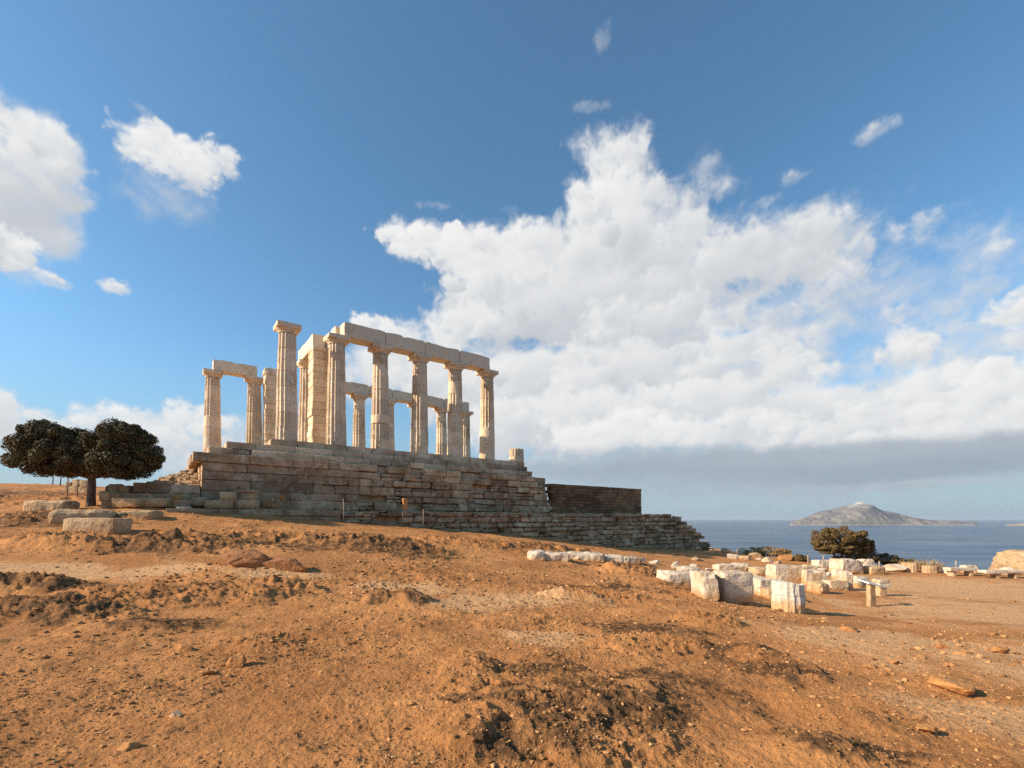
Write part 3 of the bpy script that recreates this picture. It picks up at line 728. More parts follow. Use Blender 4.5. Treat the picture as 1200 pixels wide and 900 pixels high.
def shaft_mesh(H, r0, r1, seed, mat, drums=8, flute=.105):
    rr = np.random.RandomState(seed); nseg = 16*7
    zj = np.sort(np.concatenate([[0, H], (np.arange(1, drums)+rr.uniform(-.22, .22, drums-1))*H/drums]))
    zz = []; dr = []
    for i in range(len(zj)-1):
        a, b = zj[i], zj[i+1]
        for t in (0, .03, .2, .4, .6, .8, .97, 1.0): zz.append(a+(b-a)*t); dr.append((i, t))
    off = rr.normal(0, .006, (len(zj), 2)); t0 = rr.uniform(-.20, .16, len(zj)); plain = rr.random(len(zj)) < .14
    A = np.arange(nseg)*2*math.pi/nseg; V = []
    for k, (z, (i, t)) in enumerate(zip(zz, dr)):
        r = r0+(r1-r0)*(z/H) + .012*math.sin(math.pi*z/H)
        ph = (A*16/(2*math.pi)) % 1.0
        fl = (1-(2*ph-1)**2)*flute*r
        if plain[i]: fl = fl*.12
        P = np.stack([np.cos(A), np.sin(A), np.full(nseg, z)], 1)
        er = fbm(P*np.array([2.2, 2.2, 1.7])+seed*3.1, 4); chip = np.clip(er-.2, 0, 1)*.28
        rad = r - fl*(1-np.clip(chip*9, 0, .9)) - chip*r - (.016 if t in (0, 1.0) else 0) + .006*fbm(P*9+seed, 2)
        V.append(np.stack([np.cos(A)*rad+off[i, 0], np.sin(A)*rad+off[i, 1], np.full(nseg, z)], 1))
    V = np.concatenate(V); n_ = len(zz); I = np.arange(n_*nseg).reshape(n_, nseg); J = np.roll(I, -1, 1)
    Fq = np.stack([I[:-1], J[:-1], J[1:], I[1:]], -1).reshape(-1, 4)
    tone = np.repeat([t0[dr[k][0]] for k in range(n_-1)], nseg)
    Fl = Fq.tolist() + [I[0][::-1].tolist(), I[-1].tolist()]
    return mesh_from('shaft', V, Fl, False, np.concatenate([tone, [0, .05]]), [mat])
def capital_mesh(seed, mat, r1=.43):
    rr = random.Random(seed); mb = MB(); nseg = 40
    prof = [(r1, 0), (r1+.015, .03), (r1+.01, .05), (r1+.05, .09), (r1+.115, .16), (r1+.15, .215), (r1+.15, .235)]
    V = []; Fs = []
    for r, z in prof:
        for j in range(nseg):
            a = 2*math.pi*j/nseg; w = 1+.012*rr.uniform(-1, 1); V.append((r*w*math.cos(a), r*w*math.sin(a), z))
    for i in range(len(prof)-1):
        for j in range(nseg): Fs.append((i*nseg+j, i*nseg+(j+1) % nseg, (i+1)*nseg+(j+1) % nseg, (i+1)*nseg+j))
    Fs.append(tuple((len(prof)-1)*nseg+j for j in range(nseg)))
    mb.add(V, Fs, rr.uniform(-.1, .1))
    me1 = mesh_from('echinus', np.array(mb.V), mb.F, True, mb.T, [mat])
    P, Q = stone_verts((1.17, 1.17, .235), seed, (10, 10, 3), .06, .007, 3.0, .4 if seed % 3 == 1 else .08)
    P[:, 2] += .232
    me2 = mesh_from('abacus', P, Q.tolist(), False, [rr.uniform(-.05, .12)]*len(Q), [mat])
    return me1, me2
def column(U, V, label, seed, group, H=COLH, z=ZS):
    t = thing('temple_column', label, 'column', tw(U, V, z), TH, group)
    cap = .467
    link('shaft', shaft_mesh(H-cap, .545, .43, seed, M['marble'], 8), t)
    e, a = capital_mesh(seed, M['marble'])
    eo = link('capital', e, t, (0, 0, H-cap)); link('abacus', a, eo)
    return t
NR, FRW, PN = 'columns of the near row', 'columns of the far row', 'columns of the temple porch'
for u, lab, sd_ in ((-1,'freestanding near column with a bare square capital and no beam above it',3),
                  (0,'near column carrying the broken corner where the long beam begins, beside the square pier',4),
                  (1,'second near column under the long front beam, counted from the corner pier',5),
                  (2,'near column under the middle of the long front beam with a dark upper drum',7),
                  (3,'near column next to last under the long beam with plain brownish lower drums',8),
                  (4,'last near column under the seaward end of the long front beam, darker band low down',10)):
    column(u*SP, 0, lab, sd_, NR)
stub = thing('column_stump', 'short broken column stump alone at the seaward edge of the podium', 'column', tw(5*SP, 0, ZS), TH)
link('shaft', shaft_mesh(.98, .545, .52, 21, M['marble'], 2), stub)
for u, lab, sd_ in ((-2,'far column standing by itself at the landward end of the temple under a short beam',31),
                  (-1,'far column beside the broken pier holding the other end of the short beam',32),
                  (1,'far row column mostly hidden behind the square pier',33),
                  (2,'far row column at the landward end of the visible rear beam',34),
                  (3,'far row column half hidden behind the second near column',35),
                  (4,'far row column hidden behind the middle near column',36),
                  (5,'far row column half hidden behind the next to last near column',37),
                  (6,'seaward end column of the far row under the end of the rear beam',38)):
    column(u*SP, WID, lab, sd_, FRW)
column(-.30, 5.5, 'shadowed porch column squeezed between the freestanding column and the square pier', 41, PN)

def pier(U, V, wU, wV, H, label, seed, top=False):
    rr = random.Random(seed); t = thing('temple_pier', label, 'pier', tw(U, V, ZS), 0)
    mb = MB(); z = 0
    while z < H-.02:
        h_ = min(rr.uniform(.36, .52), H-z)
        if H-z-h_ < .2: h_ = H-z
        j = lambda: rr.uniform(-.03, .03)
        er = .10*rr.random() if rr.random() < .3 else 0
        mb.chbox((er*.5+j(), j(), z), (wU+j()-er, wV+j(), z+h_-.006), .025, rr, .012, rr.uniform(-.13, .12), lambda a, b, c: Vector((EU[0]*a+EV[0]*b, EU[1]*a+EV[1]*b, c)))
        z += h_
    mb.build('shaft', M['marble'], t)
    if top:
        P, Q = stone_verts((wU*1.06, wV*.9, .55), seed, (9, 8, 6), .3, .06, 2.2, 1.0)
        o = link('broken_block', mesh_from('broken_block', P, Q.tolist(), False, [.15]*len(Q), [M['white']]), t, (EU[0]*wU*.45+EV[0]*wV*.5, EU[1]*wU*.45+EV[1]*wV*.5, H-.02), TH)
    return t
pier(-.76, 2.1, .90, 1.15, COLH-.004, 'tall square pier of stacked blocks behind the near corner, its end sunlit', 51)
pier(-2.15, 9.3, .92, 1.05, COLH-.12, 'square pier with a broken pale block on top beside the freestanding column', 52, True)

def beam(U0, U1, V0, V1, z0, h, label, seed, group, chip=.9, mat='beam', tone=0.0):
    L, Wd = U1-U0, V1-V0
    long_u = L >= Wd
    P, Q = stone_verts((L, Wd, h), seed, (max(3, int(L/.10)), max(3, int(Wd/.11)), 9), .05, .016, 2.2, 0)
    # broken upper arrises: sink the top edge where the noise is high
    top = np.clip((P[:, 2]/h-.45)/.55, 0, 1); s_ = P[:, 0] if long_u else P[:, 1]
    c = np.clip(fbm(np.stack([s_*1.5, P[:, 1]*.8 if long_u else P[:, 0]*.8, 0*s_+seed*3.7], -1), 4)+.05, 0, 1)
    P[:, 2] -= top*c*.42*chip*h
    endd = np.clip((np.abs(P[:, 0 if long_u else 1])/(max(L, Wd)/2)-.86)/.14, 0, 1)
    P[:, 2] -= top*endd*np.clip(.35+fbm(P*1.2+seed, 2), 0, 1)*.16*chip*h
    m_ = mesh_from('architrave', P, Q.tolist(), False, [tone]*len(Q), [M[mat]])
    o = link('architrave_block', m_, None, tw((U0+U1)/2, (V0+V1)/2, z0), TH)
    return tag(o, label, 'stone beam', group)
ZB = ZS + COLH + .003
NB, FB = 'blocks of the long front beam', 'blocks of the rear beam'
cut = [.27, onU(451, -.42), onU(498, -.42), onU(538.5, -.42), onU(574, -.42)]
for i, lab in enumerate(('front beam block at the tall landward corner, with a sunlit end face', 'front beam block over the gap after the second near column, notched on top',
                         'front beam block over the gap before the next to last near column', 'seaward end block of the front beam with a rounded broken end')):
    beam(cut[i]+.012, cut[i+1]-.012, -.44, .46, ZB, .86, lab, 60+i, NB, .55 if i else .25, tone=(-.03, .02, -.01, .04)[i])
beam(.06, .88, .485, 2.75, ZB+.002, .86, 'cross beam from the corner near column back to the square pier, its long side sunlit', 66, 'beams of the temple porch', .5, tone=.1)
beam(-.72, .02, 2.32, 6.1, ZB+.004, .84, 'porch beam resting on the square pier and the shadowed porch column', 67, 'beams of the temple porch', .4, tone=.08)
beam(-2*SP-.02, -1*SP+.12, WID-.45, WID+.42, ZB, .78, 'short beam lying across the two landward columns of the far row', 68, None, .45, tone=.08)
fc = [1*SP-.3, onU(432, WID-.4), onU(459, WID-.4), onU(489, WID-.4), onU(520, WID-.4), onU(549.5, WID-.4)]
for i, lab in enumerate(('rear beam block seen between the corner column and the second near column', 'rear beam block left of the half hidden far column', 'rear beam block just before the middle near column',
                         'rear beam block over the gap after the middle near column', 'seaward end block of the rear beam with a broken top corner')):
    beam(fc[i]+.012, fc[i+1]-.012, WID-.44, WID+.44, ZB, .86, lab, 70+i, FB, .7)

# ------------------------------------------------------------------ loose stones
def span(px0, px1, pyb, d=None):
    g = ground((px0+px1)/2, pyb) if d is None else at((px0+px1)/2, pyb, d)
    w = (px1-px0)*g.y/F
    return g, w
def block(name, mat, px0, px1, pyt, pyb, depth, label, cat='stone block', rz=0.0, seed=1, d=None, group=None, tone=0.0, sink=.06, n=(9, 7, 6), rnd=.14, amp=.02, freq=2.5, chip=.5, taper=0.0, tilt=(0, 0), kx=1.0):
    g, w = span(px0, px1, pyb, d); h_ = (pyb-pyt)*g.y/F
    c, s = abs(math.cos(rz)), abs(math.sin(rz))
    L = max(.12, (w*kx - depth*s)/max(c, .3))
    hh = max(.08, h_ - depth*.30*max(0, (EYE-g.z-h_)/max(g.y, 1))*2) + sink
    P, Q = stone_verts((L, depth, hh), seed, n, rnd, amp, freq, chip, taper)
    me = mesh_from(name, P, Q.tolist(), False, [tone]*len(Q), [M[mat]])
    me.attributes.new('low', 'FLOAT', 'POINT').data.foreach_set('value', np.clip(1-(P[:, 2]-sink)/max(.05, hh-sink)*1.9, 0, 1).astype(np.float32))
    off = (depth*c + L*s)/2*.9
    o = link(name, me, None, (g.x + off*g.x/g.y, g.y+off, g.z-sink)); o.rotation_euler = (tilt[0], tilt[1], rz)
    return tag(o, label, cat, group)
def rock(name, mat, px0, px1, pyt, pyb, label, cat='rock', seed=1, d=None, group=None, tone=0.0, deep=.8, amp=.35, sub=3, rz=0.0, facet=.15, freq=1.4):
    g, w = span(px0, px1, pyb, d); h_ = (pyb-pyt)*g.y/F
    h_ = max(.4*h_, h_ - w*deep*.6*max(0, EYE-g.z)/g.y); fw = w*deep*.45
    P, Q = boulder_verts((w, w*deep, h_*1.5), seed, sub, amp, freq, facet)
    P[:, 0] *= w/np.ptp(P[:, 0]); P[:, 2] *= h_*1.15/max(1e-3, P[:, 2].max())
    P[:, 2] = np.maximum(P[:, 2], -.08*max(1, h_))
    me = mesh_from(name, P, Q, False, [tone]*len(Q), [M[mat]])
    o = link(name, me, None, (g.x + fw*g.x/g.y, g.y + fw, g.z-.02), rz)
    return tag(o, label, cat, group)
def post(px, pyt, pyb, label, seed=1, d=None, r=.022, mat=None, lean=0.0, group=None):
    g = ground(px, pyb) if d is None else at(px, pyb, d); h_ = (pyb-pyt)*g.y/F
    mb = MB(); mb.tube([(0, 0, -.25), (lean*h_*.5, 0, h_*.5), (lean*h_, 0, h_)], [r, r, r*.95], 10); mb.tube([(lean*h_, 0, h_+.001), (lean*h_, 0, h_+.02)], [r*1.25, r*1.1], 10)
    o = mb.build('rope_post', mat or MET, None, True, (g.x, g.y, g.z)); return tag(o, label, 'post', group)
MET, _nt = new_mat('post_metal'); _n = NT(_nt); _n.out(_n.mix(_n.ramp(_n.noise(pos(_n), 9, 4), .4, .65), (.40, .32, .25), (.28, .21, .15)), .6)
WOODM, _nt = new_mat('post_wood'); _n = NT(_nt); _n.out(_n.mix(_n.ramp(_n.noise(pos(_n), 12, 4), .4, .65), (.30, .20, .12), (.18, .11, .07)), .85)

# beside the tree
block('stone_block', 'slab', 36, 87, 586, 603, .75, 'long tan stone block lying left of the tree trunk with a notch on top', seed=101, rnd=.25, amp=.03, n=(14, 7, 6), rz=.04, chip=.3)
block('curved_stone', 'slab', 64, 132, 597, 617, .9, 'long tan stone with a rounded end, behind the squared block in front of the tree', rz=.38, seed=102, rnd=.35, amp=.035, n=(16, 7, 6))
block('stone_block', 'slab', 83, 145, 607, 627, .8, 'squared tan stone block standing nearest in front of the tree', rz=.02, seed=103, rnd=.07, amp=.012, n=(14, 8, 6), chip=.35)
block('stone_block', 'slab', 124, 152, 600, 609, .6, 'dark flat stone right behind the squared block before the tree', seed=104, tone=-.25, rnd=.2, amp=.03)
block('stone_block', 'slab', 150, 186, 598, 609, .7, 'low grey stone between the squared block and the terrace wall', seed=105, tone=-.2, rnd=.2, amp=.03)
dT = tw(onU(160, VP-1.0), VP-1.0).y
block('stone_block', 'slab', 137.5, 166, 583.5, 593, .6, 'short tan block with a bright end, in the line right of the tree trunk', seed=106, d=dT, rnd=.08, amp=.015, tone=-.05)
block('stone_block', 'slab', 167, 198, 583, 593, .6, 'wider tan block next in line after the short one right of the tree', seed=107, d=dT+.4, rnd=.1, amp=.02, tone=-.1)
block('stone_block', 'foundation', 199, 223, 585.5, 593, .6, 'brown block under the small orange stone by the wall foot', seed=108, d=dT+.8, rnd=.15, amp=.03)
rock('stone', 'ochre', 202, 215, 579, 586, 'small bright orange stone resting on the brown block', 'stone', 109, d=dT+1.0)
block('stone_block', 'foundation', 223, 242, 582, 592, .6, 'dark reddish block at the foot of the podium corner', seed=110, d=dT+1.2, tone=-.2, rnd=.2, amp=.04)
block('stone_block', 'white', 209.5, 220.5, 593.5, 598.5, .4, 'small white stone set on the landward end of the terrace wall', seed=111, d=tw(onU(215, VT), VT).y, rnd=.1)
block('stone_block', 'slab', 123, 136, 575, 587, .7, 'upright pale stone just right of the tree trunk behind the stake', seed=112, d=dT+.2, rnd=.2, amp=.03)
for i, (a, b, t, l) in enumerate(((130, 143, 567, 'pale rubble stone with a flat face at the end of the low wall'), (142, 155, 569, 'brown rubble stone touching the sunlit end of the low wall'))):
    block('rubble_stone', 'slab', a, b, t, 577.5, .5, l, seed=115+i, d=tw(onU(150, VP), VP).y+.1, rnd=.3, amp=.05, tone=-.1*i)
# blocks on the terrace before the podium
def dv(px, v): return tw(onU(px, v), v).y
for a, b, t, bt, v, l, sd_, to in ((260, 275.5, 576, 586, -2.9, 'small sunlit block on the terrace, left of the two stacked pairs', 121, .15), (284, 300, 576.8, 586, -2.9, 'pinkish block under the thin slab on the terrace', 122, -.05),
                            (243, 271, 586, 594.5, -3.05, 'long low grey block on the terrace edge under the small sunlit block', 123, -.1), (273, 301, 585.6, 595, -3.05, 'two-toned low block on the terrace edge under the pinkish block', 124, 0),
                            (307, 325, 583.5, 594, -2.7, 'dark red-brown block alone on the terrace after the stacked pair', 125, -.3)):
    block('stone_block', 'slab', a, b, t, bt, .45, l, seed=sd_, d=dv((a+b)/2, v), tone=to, rnd=.12, amp=.02)
block('stone_slab', 'slab', 278, 301.5, 574.3, 577, .5, 'thin flat slab laid over the pinkish block on the terrace', seed=126, d=dv(290, -2.9), rnd=.3, sink=0, n=(10, 6, 3))
rock('stone', 'ochre', 325, 334, 580, 586, 'tiny orange stone on the terrace before the podium', 'stone', 127, d=dv(330, -2.3))
g_ = at(474.5, 597, dv(474.5, -3.42)); h_ = 13*g_.y/F
sp = thing('marker_stone', 'small sunlit orange stone upright on the terrace before the dark podium', 'marker stone', (g_.x, g_.y, g_.z-.03), TH)
P, Q = stone_verts((.30, .22, h_*.3), 130, (5, 4, 3), .1, .01, 4, .3); link('base', mesh_from('base', P, Q.tolist(), False, [.1]*len(Q), [M['ochre']]), sp)
P, Q = stone_verts((.23, .17, h_*.75), 131, (5, 4, 7), .1, .01, 4, .3); link('body', mesh_from('body', P, Q.tolist(), False, [.2]*len(Q), [M['ochre']]), sp, (0, 0, h_*.29))

# rope posts and stakes
for px, t, b, l in ((281, 583, 604, 'thin post before the stacked terrace blocks'), (402.5, 585, 611, 'thin post before the left part of the podium wall'), (496, 597, 619, 'pale thin post before the middle of the terrace wall'), (571.5, 607, 624.5, 'short pale post before the seaward part of the terrace wall'), (472, 601, 616, 'faint dark post below the marker stone')):
    post(px, t, b, l, d=dv(px, -4.3 if px > 480 else -4.0), r=.02, mat=WOODM if px == 472 else MET, group='posts along the terrace wall')
for px, t, b, d_, le, l in ((79, 560, 581, 24, .02, 'grey stake left under the tree crown, first of two close together'), (90.5, 562, 581, 24, .03, 'grey stake under the tree crown nearer to the trunk'), (120, 570, 592, 19.2, .22, 'leaning stake just right of the tree trunk')):
    post(px, t, b, l, d=d_, r=.03, mat=WOODM, lean=le, group='stakes around the tree')
for px, t, b, l in ((947, 651, 666, 'rope post behind the rubble, left of the white block'), (965, 651, 669, 'rope post in front of the white block under the bushy tree'), (1030.5, 658, 673, 'rope post by the low shadowed rock'), (1120.5, 657, 669, 'rope post with a reddish top behind the first bench')):
    post(px, t, b, l, r=.03, group='rope posts round the flat ground')

# the broken white slab in the middle
for a, b, t, bt, dp, l, sd_ in ((618, 639, 645.5, 658, .9, 'white squared end block of the broken slab in the middle of the ground', 141), (636, 667, 647, 660, .95, 'chipped white piece of the broken slab next to its squared end', 142),
                         (664, 709, 647, 659, .9, 'longest grey-white piece of the broken slab, undercut along its front', 143), (706, 729, 650, 662, .8, 'pale wedge piece of the broken slab, leaning forward', 144), (726, 751, 652, 662, .7, 'dark rough last piece of the broken slab', 145)):
    block('marble_slab', 'white', a, b, t, bt-1, dp, l, rz=-.02*(sd_ % 3), seed=sd_, rnd=.2, amp=.05, freq=2.2, chip=.9, n=(12, 7, 5), tone=-.25 if sd_ == 145 else 0, tilt=(0, .02), group='pieces of the broken white slab')
for i, (a, b, t, bt, l) in enumerate(((748, 757, 653, 658, 'small white chunk off the end of the broken slab'), (760, 774, 656, 661, 'flat white chip past the end of the broken slab'), (785, 794, 660, 667, 'lone pale stone between the broken slab and the rubble'))):
    rock('stone', 'white', a, b, t, bt, l, 'stone', 150+i)
# marble rubble on the right
RB = 'marble blocks of the rubble field'
def rub(a, b, t, bt, dp, l, sd_, **k):
    k.setdefault('mat', 'white'); m_ = k.pop('mat'); k.setdefault('amp', .022); k['chip'] = max(.8, k.get('chip', 0)); k['rnd'] = .5*k.get('rnd', .14); k.setdefault('sink', .1); k.setdefault('tilt', (.05*math.sin(sd_*3.7), .06*math.sin(sd_*5.1))); return block('marble_block', m_, a, b, t, bt, dp, l, seed=sd_, group=RB, **k)
rub(814, 838, 669, 705, 1.15, 'tall upright white block left of its twin, brown crack down its right edge', 161, rz=-.10, rnd=.12, n=(8, 10, 12), taper=.06, chip=.7)
rub(837, 878, 669, 707, .62, 'big upright white block with a rounded top corner, right twin of the pair', 162, rz=.10, rnd=.2, n=(10, 8, 12), taper=.04, chip=.4)
rub(772, 812, 669, 686, .7, 'low white slab lying left of the upright pair', 163, rz=.05, rnd=.25, amp=.03, n=(12, 7, 6), chip=.8)
rub(795, 818, 664, 676, .7, 'grey rounded lump behind the low white slab', 164, rnd=.4, amp=.05, tone=-.1)
rub(878, 900, 676, 698, .9, 'tan block in shadow just right of the upright pair', 165, rz=.1, rnd=.15, tone=-.05)
rub(893, 922, 688, 703, .8, 'low brown block behind the fluted white drum', 166, rz=-.1, rnd=.2, mat='slab')
rub(902, 938, 662, 684, .8, 'long squared white block behind the tan shadowed one', 168, rz=-.05, rnd=.08, n=(12, 8, 8))
rub(937, 962, 667, 687, .8, 'squared pale block right against the long squared one', 169, rz=-.08, rnd=.12)
rub(949, 967, 682, 696, .6, 'brownish chipped block low before the squared pale one', 170, rz=.2, rnd=.25, amp=.05, mat='slab')
rub(969, 990, 680, 692, .6, 'oblong tan block lying before the upright slab stones', 171, rz=-.1, rnd=.08)
rub(986, 998, 669, 692, .5, 'narrow upright slab stone, lit on its left edge', 172, rz=-.2, rnd=.2, n=(5, 6, 10))
rub(977, 988, 667, 680, .4, 'small upright stone just left of the narrow upright slab', 173, rnd=.35)
rub(997, 1012, 675, 689, .6, 'grey broken block right of the narrow upright slab', 174, rnd=.25, amp=.05, tone=-.15)
rub(977, 1006, 655, 673, .9, 'large squared pale block under the bushy tree', 175, rz=.1, rnd=.07, n=(12, 8, 8))
rub(1005, 1024, 655, 669, .8, 'sloping pale block with a peaked top right of the large squared one', 176, rz=.1, rnd=.3, chip=1.0, taper=.25)
rub(1015, 1033, 663, 673, .6, 'brown low block below the sloping pale one', 177, rnd=.3, mat='slab')
rub(955, 977, 656, 668, .7, 'white low block left of the large squared one', 178, rnd=.2)
rub(941, 957, 662, 668, .5, 'small flat white stone between the two left rope posts', 179, rnd=.3)
rub(880, 903, 664, 676, .8, 'tan flat-topped block behind the upright pair', 180, rnd=.15, mat='slab')
rub(838, 860, 661, 670, .8, 'grey-white slab right behind the tall upright pair', 181, rnd=.3, amp=.04)
rub(858, 880, 660, 669, .7, 'pale jagged stone behind the right upright block', 182, rnd=.35, amp=.06, chip=1)
rock('marble_rock', 'white', 1035, 1064, 661, 671, 'low wide rock with a dark hollow left of the fluted drums', 'rock', 183)
# small chips strewn between the blocks
_rc = random.Random(77)
for i in range(34):
    x_ = _rc.uniform(776, 1000); y_ = 657 + (_rc.random()**1.5)*(36 if x_ > 800 else 14); w_ = _rc.uniform(4, 12)
    rock('marble_chip', _rc.choice(['white', 'white', 'slab']), x_, x_+w_, y_-w_*_rc.uniform(.35, .6), y_, 'small pale chip strewn among the marble rubble', 'stone chip', 400+i, facet=.3, sub=2, group='chips among the marble rubble')
# fluted white drum in front
g, w = span(916, 953, 719); r0 = w/2*.96
dr = thing('column_drum', 'short white fluted marble drum standing nearest, brown towards its base', 'column drum', (g.x, g.y+r0, g.z-.05), .2, None)
Hd = 38*g.y/F
def drum_mesh(H, r, seed, mat, fl=16):
    me = shaft_mesh(H, r, r*.96, seed, mat, 2, .055); return me
mdrum, _nt = new_mat('drum_marble'); _n = NT(_nt); _p = pos(_n); _s = _n.n('ShaderNodeSeparateXYZ'); _n.put(_s.inputs[0], _p)
_a = _n.noise(_p, 2.2, 6, .6); _b = _n.noise(_p, 13, 6, .65)
_lv = _n.m('ADD', _s.outputs[2], _n.m('MULTIPLY', _a, .35))
_c = _n.mix(_n.ramp(_lv, g.z+.34, g.z+.50), (.54, .34, .175), (.64, .56, .46)); _c = _n.mix(_n.ramp(_b, .54, .72, 0, .6), _c, (.36, .26, .18))
_n.out(_c, .88, _n.m('ADD', _b, _a), .8, .04, .25)
_me = drum_mesh(Hd, r0, 77, mdrum); _co = np.empty(len(_me.vertices)*3, dtype=np.float32); _me.vertices.foreach_get('co', _co); _co = _co.reshape(-1, 3)
_n1 = fbm(_co*3.1+5, 4); _n2 = fbm(_co*1.6+9, 3); _tp = np.clip((_co[:, 2]/Hd-.5)/.5, 0, 1)
_co[:, :2] *= (1+.10*_n1 - .22*np.clip(_n2, 0, 1)*_tp)[:, None]; _co[:, 2] -= _tp*np.clip(_n2+.1, 0, 1)*.28*Hd
_me.vertices.foreach_set('co', _co.ravel()); _me.update(); link('drum_body', _me, dr)
for a, b, t, bt, l, sd_ in ((1065, 1081, 659, 671, 'taller fluted drum at the far edge of the flat ground', 191), (1089, 1105, 663, 672, 'shorter fluted drum right of the taller one at the far edge', 192)):
    g, w = span(a, b, bt); r0 = w/2
    d_ = thing('column_drum', l, 'column drum', (g.x, g.y+r0, g.z-.04), .1, 'fluted drums at the far edge')
    link('drum_body', drum_mesh((bt-t)*g.y/F, r0, sd_, M['slab']), d_)
rock('rock', 'white', 1104, 1115, 666, 672, 'small pale rock right of the shorter fluted drum', 'rock', 193)
# benches
def bench(px0, px1, pyt, pyb, legs, label):
    g, w = span(px0, px1, pyb); h_ = (pyb-pyt)*g.y/F
    t = thing('stone_bench', label, 'bench', (g.x, g.y+.2, g.z), 0, 'stone benches round the flat ground')
    P, Q = stone_verts((w, .42, h_*.42), int(px0), (14, 5, 3), .15, .012, 2.0, .25); link('seat', mesh_from('seat', P, Q.tolist(), False, [.05]*len(Q), [M['white']]), t, (0, 0, h_*.58))
    for lx in legs:
        P, Q = stone_verts((.17, .34, h_*.62+.1), int(lx), (4, 4, 5), .1, .006, 3, .1); link('leg', mesh_from('leg', P, Q.tolist(), False, [0]*len(Q), [M['slab']]), t, ((lx-(px0+px1)/2)*g.y/F, 0, -.1))
bench(1114, 1145, 665.5, 675.5, (1120, 1140), 'white stone bench left of the other, a pale block behind it')
bench(1155, 1206, 668.5, 678, (1172, 1193), 'longer white stone bench running out of the picture near the cliff rock')
block('marble_block', 'white', 1128, 1141, 662, 671, .4, 'pale block standing behind the shorter bench', seed=195, rnd=.1)
rock('marble_rock', 'white', 1173, 1188, 664.5, 674, 'white pointed stone behind the longer bench', 'rock', 196)
rock('rock', 'slab', 1140, 1149, 665, 672, 'tan stone at the right end of the shorter bench', 'rock', 197)
# lectern signs
PANEL, _nt = new_mat('sign_panel'); _n = NT(_nt); _b = _n.out(_n.mix(_n.ramp(_n.noise(pos(_n), 30, 3), .4, .6), (.62, .66, .68), (.70, .72, .72)), .18)
def sign():
    g, w = span(1013, 1034, 711); k = g.y/F; h_ = 27*k
    t = thing('information_sign', 'lectern sign with a tilted pale blue panel on a single stone post', 'sign', (g.x, g.y+.08, g.z), R(8))
    P, Q = stone_verts((7.2*k, 5.5*k, h_*.93+.12), 7, (4, 4, 8), .06, .004, 3, 0); link('post', mesh_from('post', P, Q.tolist(), False, [0]*len(Q), [M['slab']]), t, (0, 0, -.12))
    mb = MB(); rg = random.Random(2)
    wd = 22*k; dp = .36
    mb.chbox((-wd/2, -dp/2, 0), (wd/2, dp/2, .035), .006, rg); o = mb.build('panel', PANEL, t); o.location = (-.01, -.02, h_*.965); o.rotation_euler = (R(10), R(14), 0)
sign()
def stand():
    g, w = span(1031, 1043, 699); k = g.y/F
    t = thing('stone_stand', 'low two-tiered stone stand right behind the lectern sign', 'stand', (g.x, g.y+.2, g.z), 0)
    P, Q = stone_verts((8*k, .3, 10*k+.1), 8, (4, 4, 6), .1, .006, 3, .1); link('base', mesh_from('base', P, Q.tolist(), False, [0]*len(Q), [M['slab']]), t, (0, 0, -.1))
    P, Q = stone_verts((12.5*k, .38, 5*k), 9, (7, 4, 4), .12, .008, 3, .2); link('slab', mesh_from('slab', P, Q.tolist(), False, [.1]*len(Q), [M['white']]), t, (.02, 0, 10*k+.002))
    P, Q = stone_verts((11.5*k, .36, 4*k), 10, (7, 4, 4), .12, .008, 3, .2); link('top', mesh_from('top', P, Q.tolist(), False, [0]*len(Q), [M['white']]), t, (.03, 0, 15*k+.004))
stand()
# pale stones along the headland's edge
for i, (a, b, t, bt, m_, l) in enumerate(((829, 837, 641, 645, 'white', 'tiny white stone at the very foot of the terrace wall end'), (846, 856, 642, 648, 'slab', 'small tan stone first on the headland edge after the wall'), (863, 877, 642, 649, 'white', 'pale stone on the headland edge left of the straw bush'),
        (879, 895, 648, 655, 'slab', 'flat pale stone below the straw bush'), (893, 905, 653, 659, 'white', 'small whitish stone below the middle of the straw bush'), (911, 931, 650, 658, 'ochre', 'ochre rock between the straw bush and the small round bush'),
        (866, 880, 651, 657, 'slab', 'tan slab low on the headland edge before the pale stone'), (850, 866, 649, 655, 'white', 'white slab lying in the shade edge of the terrace wall'), (905, 916, 657, 662, 'slab', 'small tan stone behind the long squared block'))):
    rock('edge_stone', m_, a, b, t, bt, l, 'stone', 200+i, group='stones along the headland edge', facet=.3)
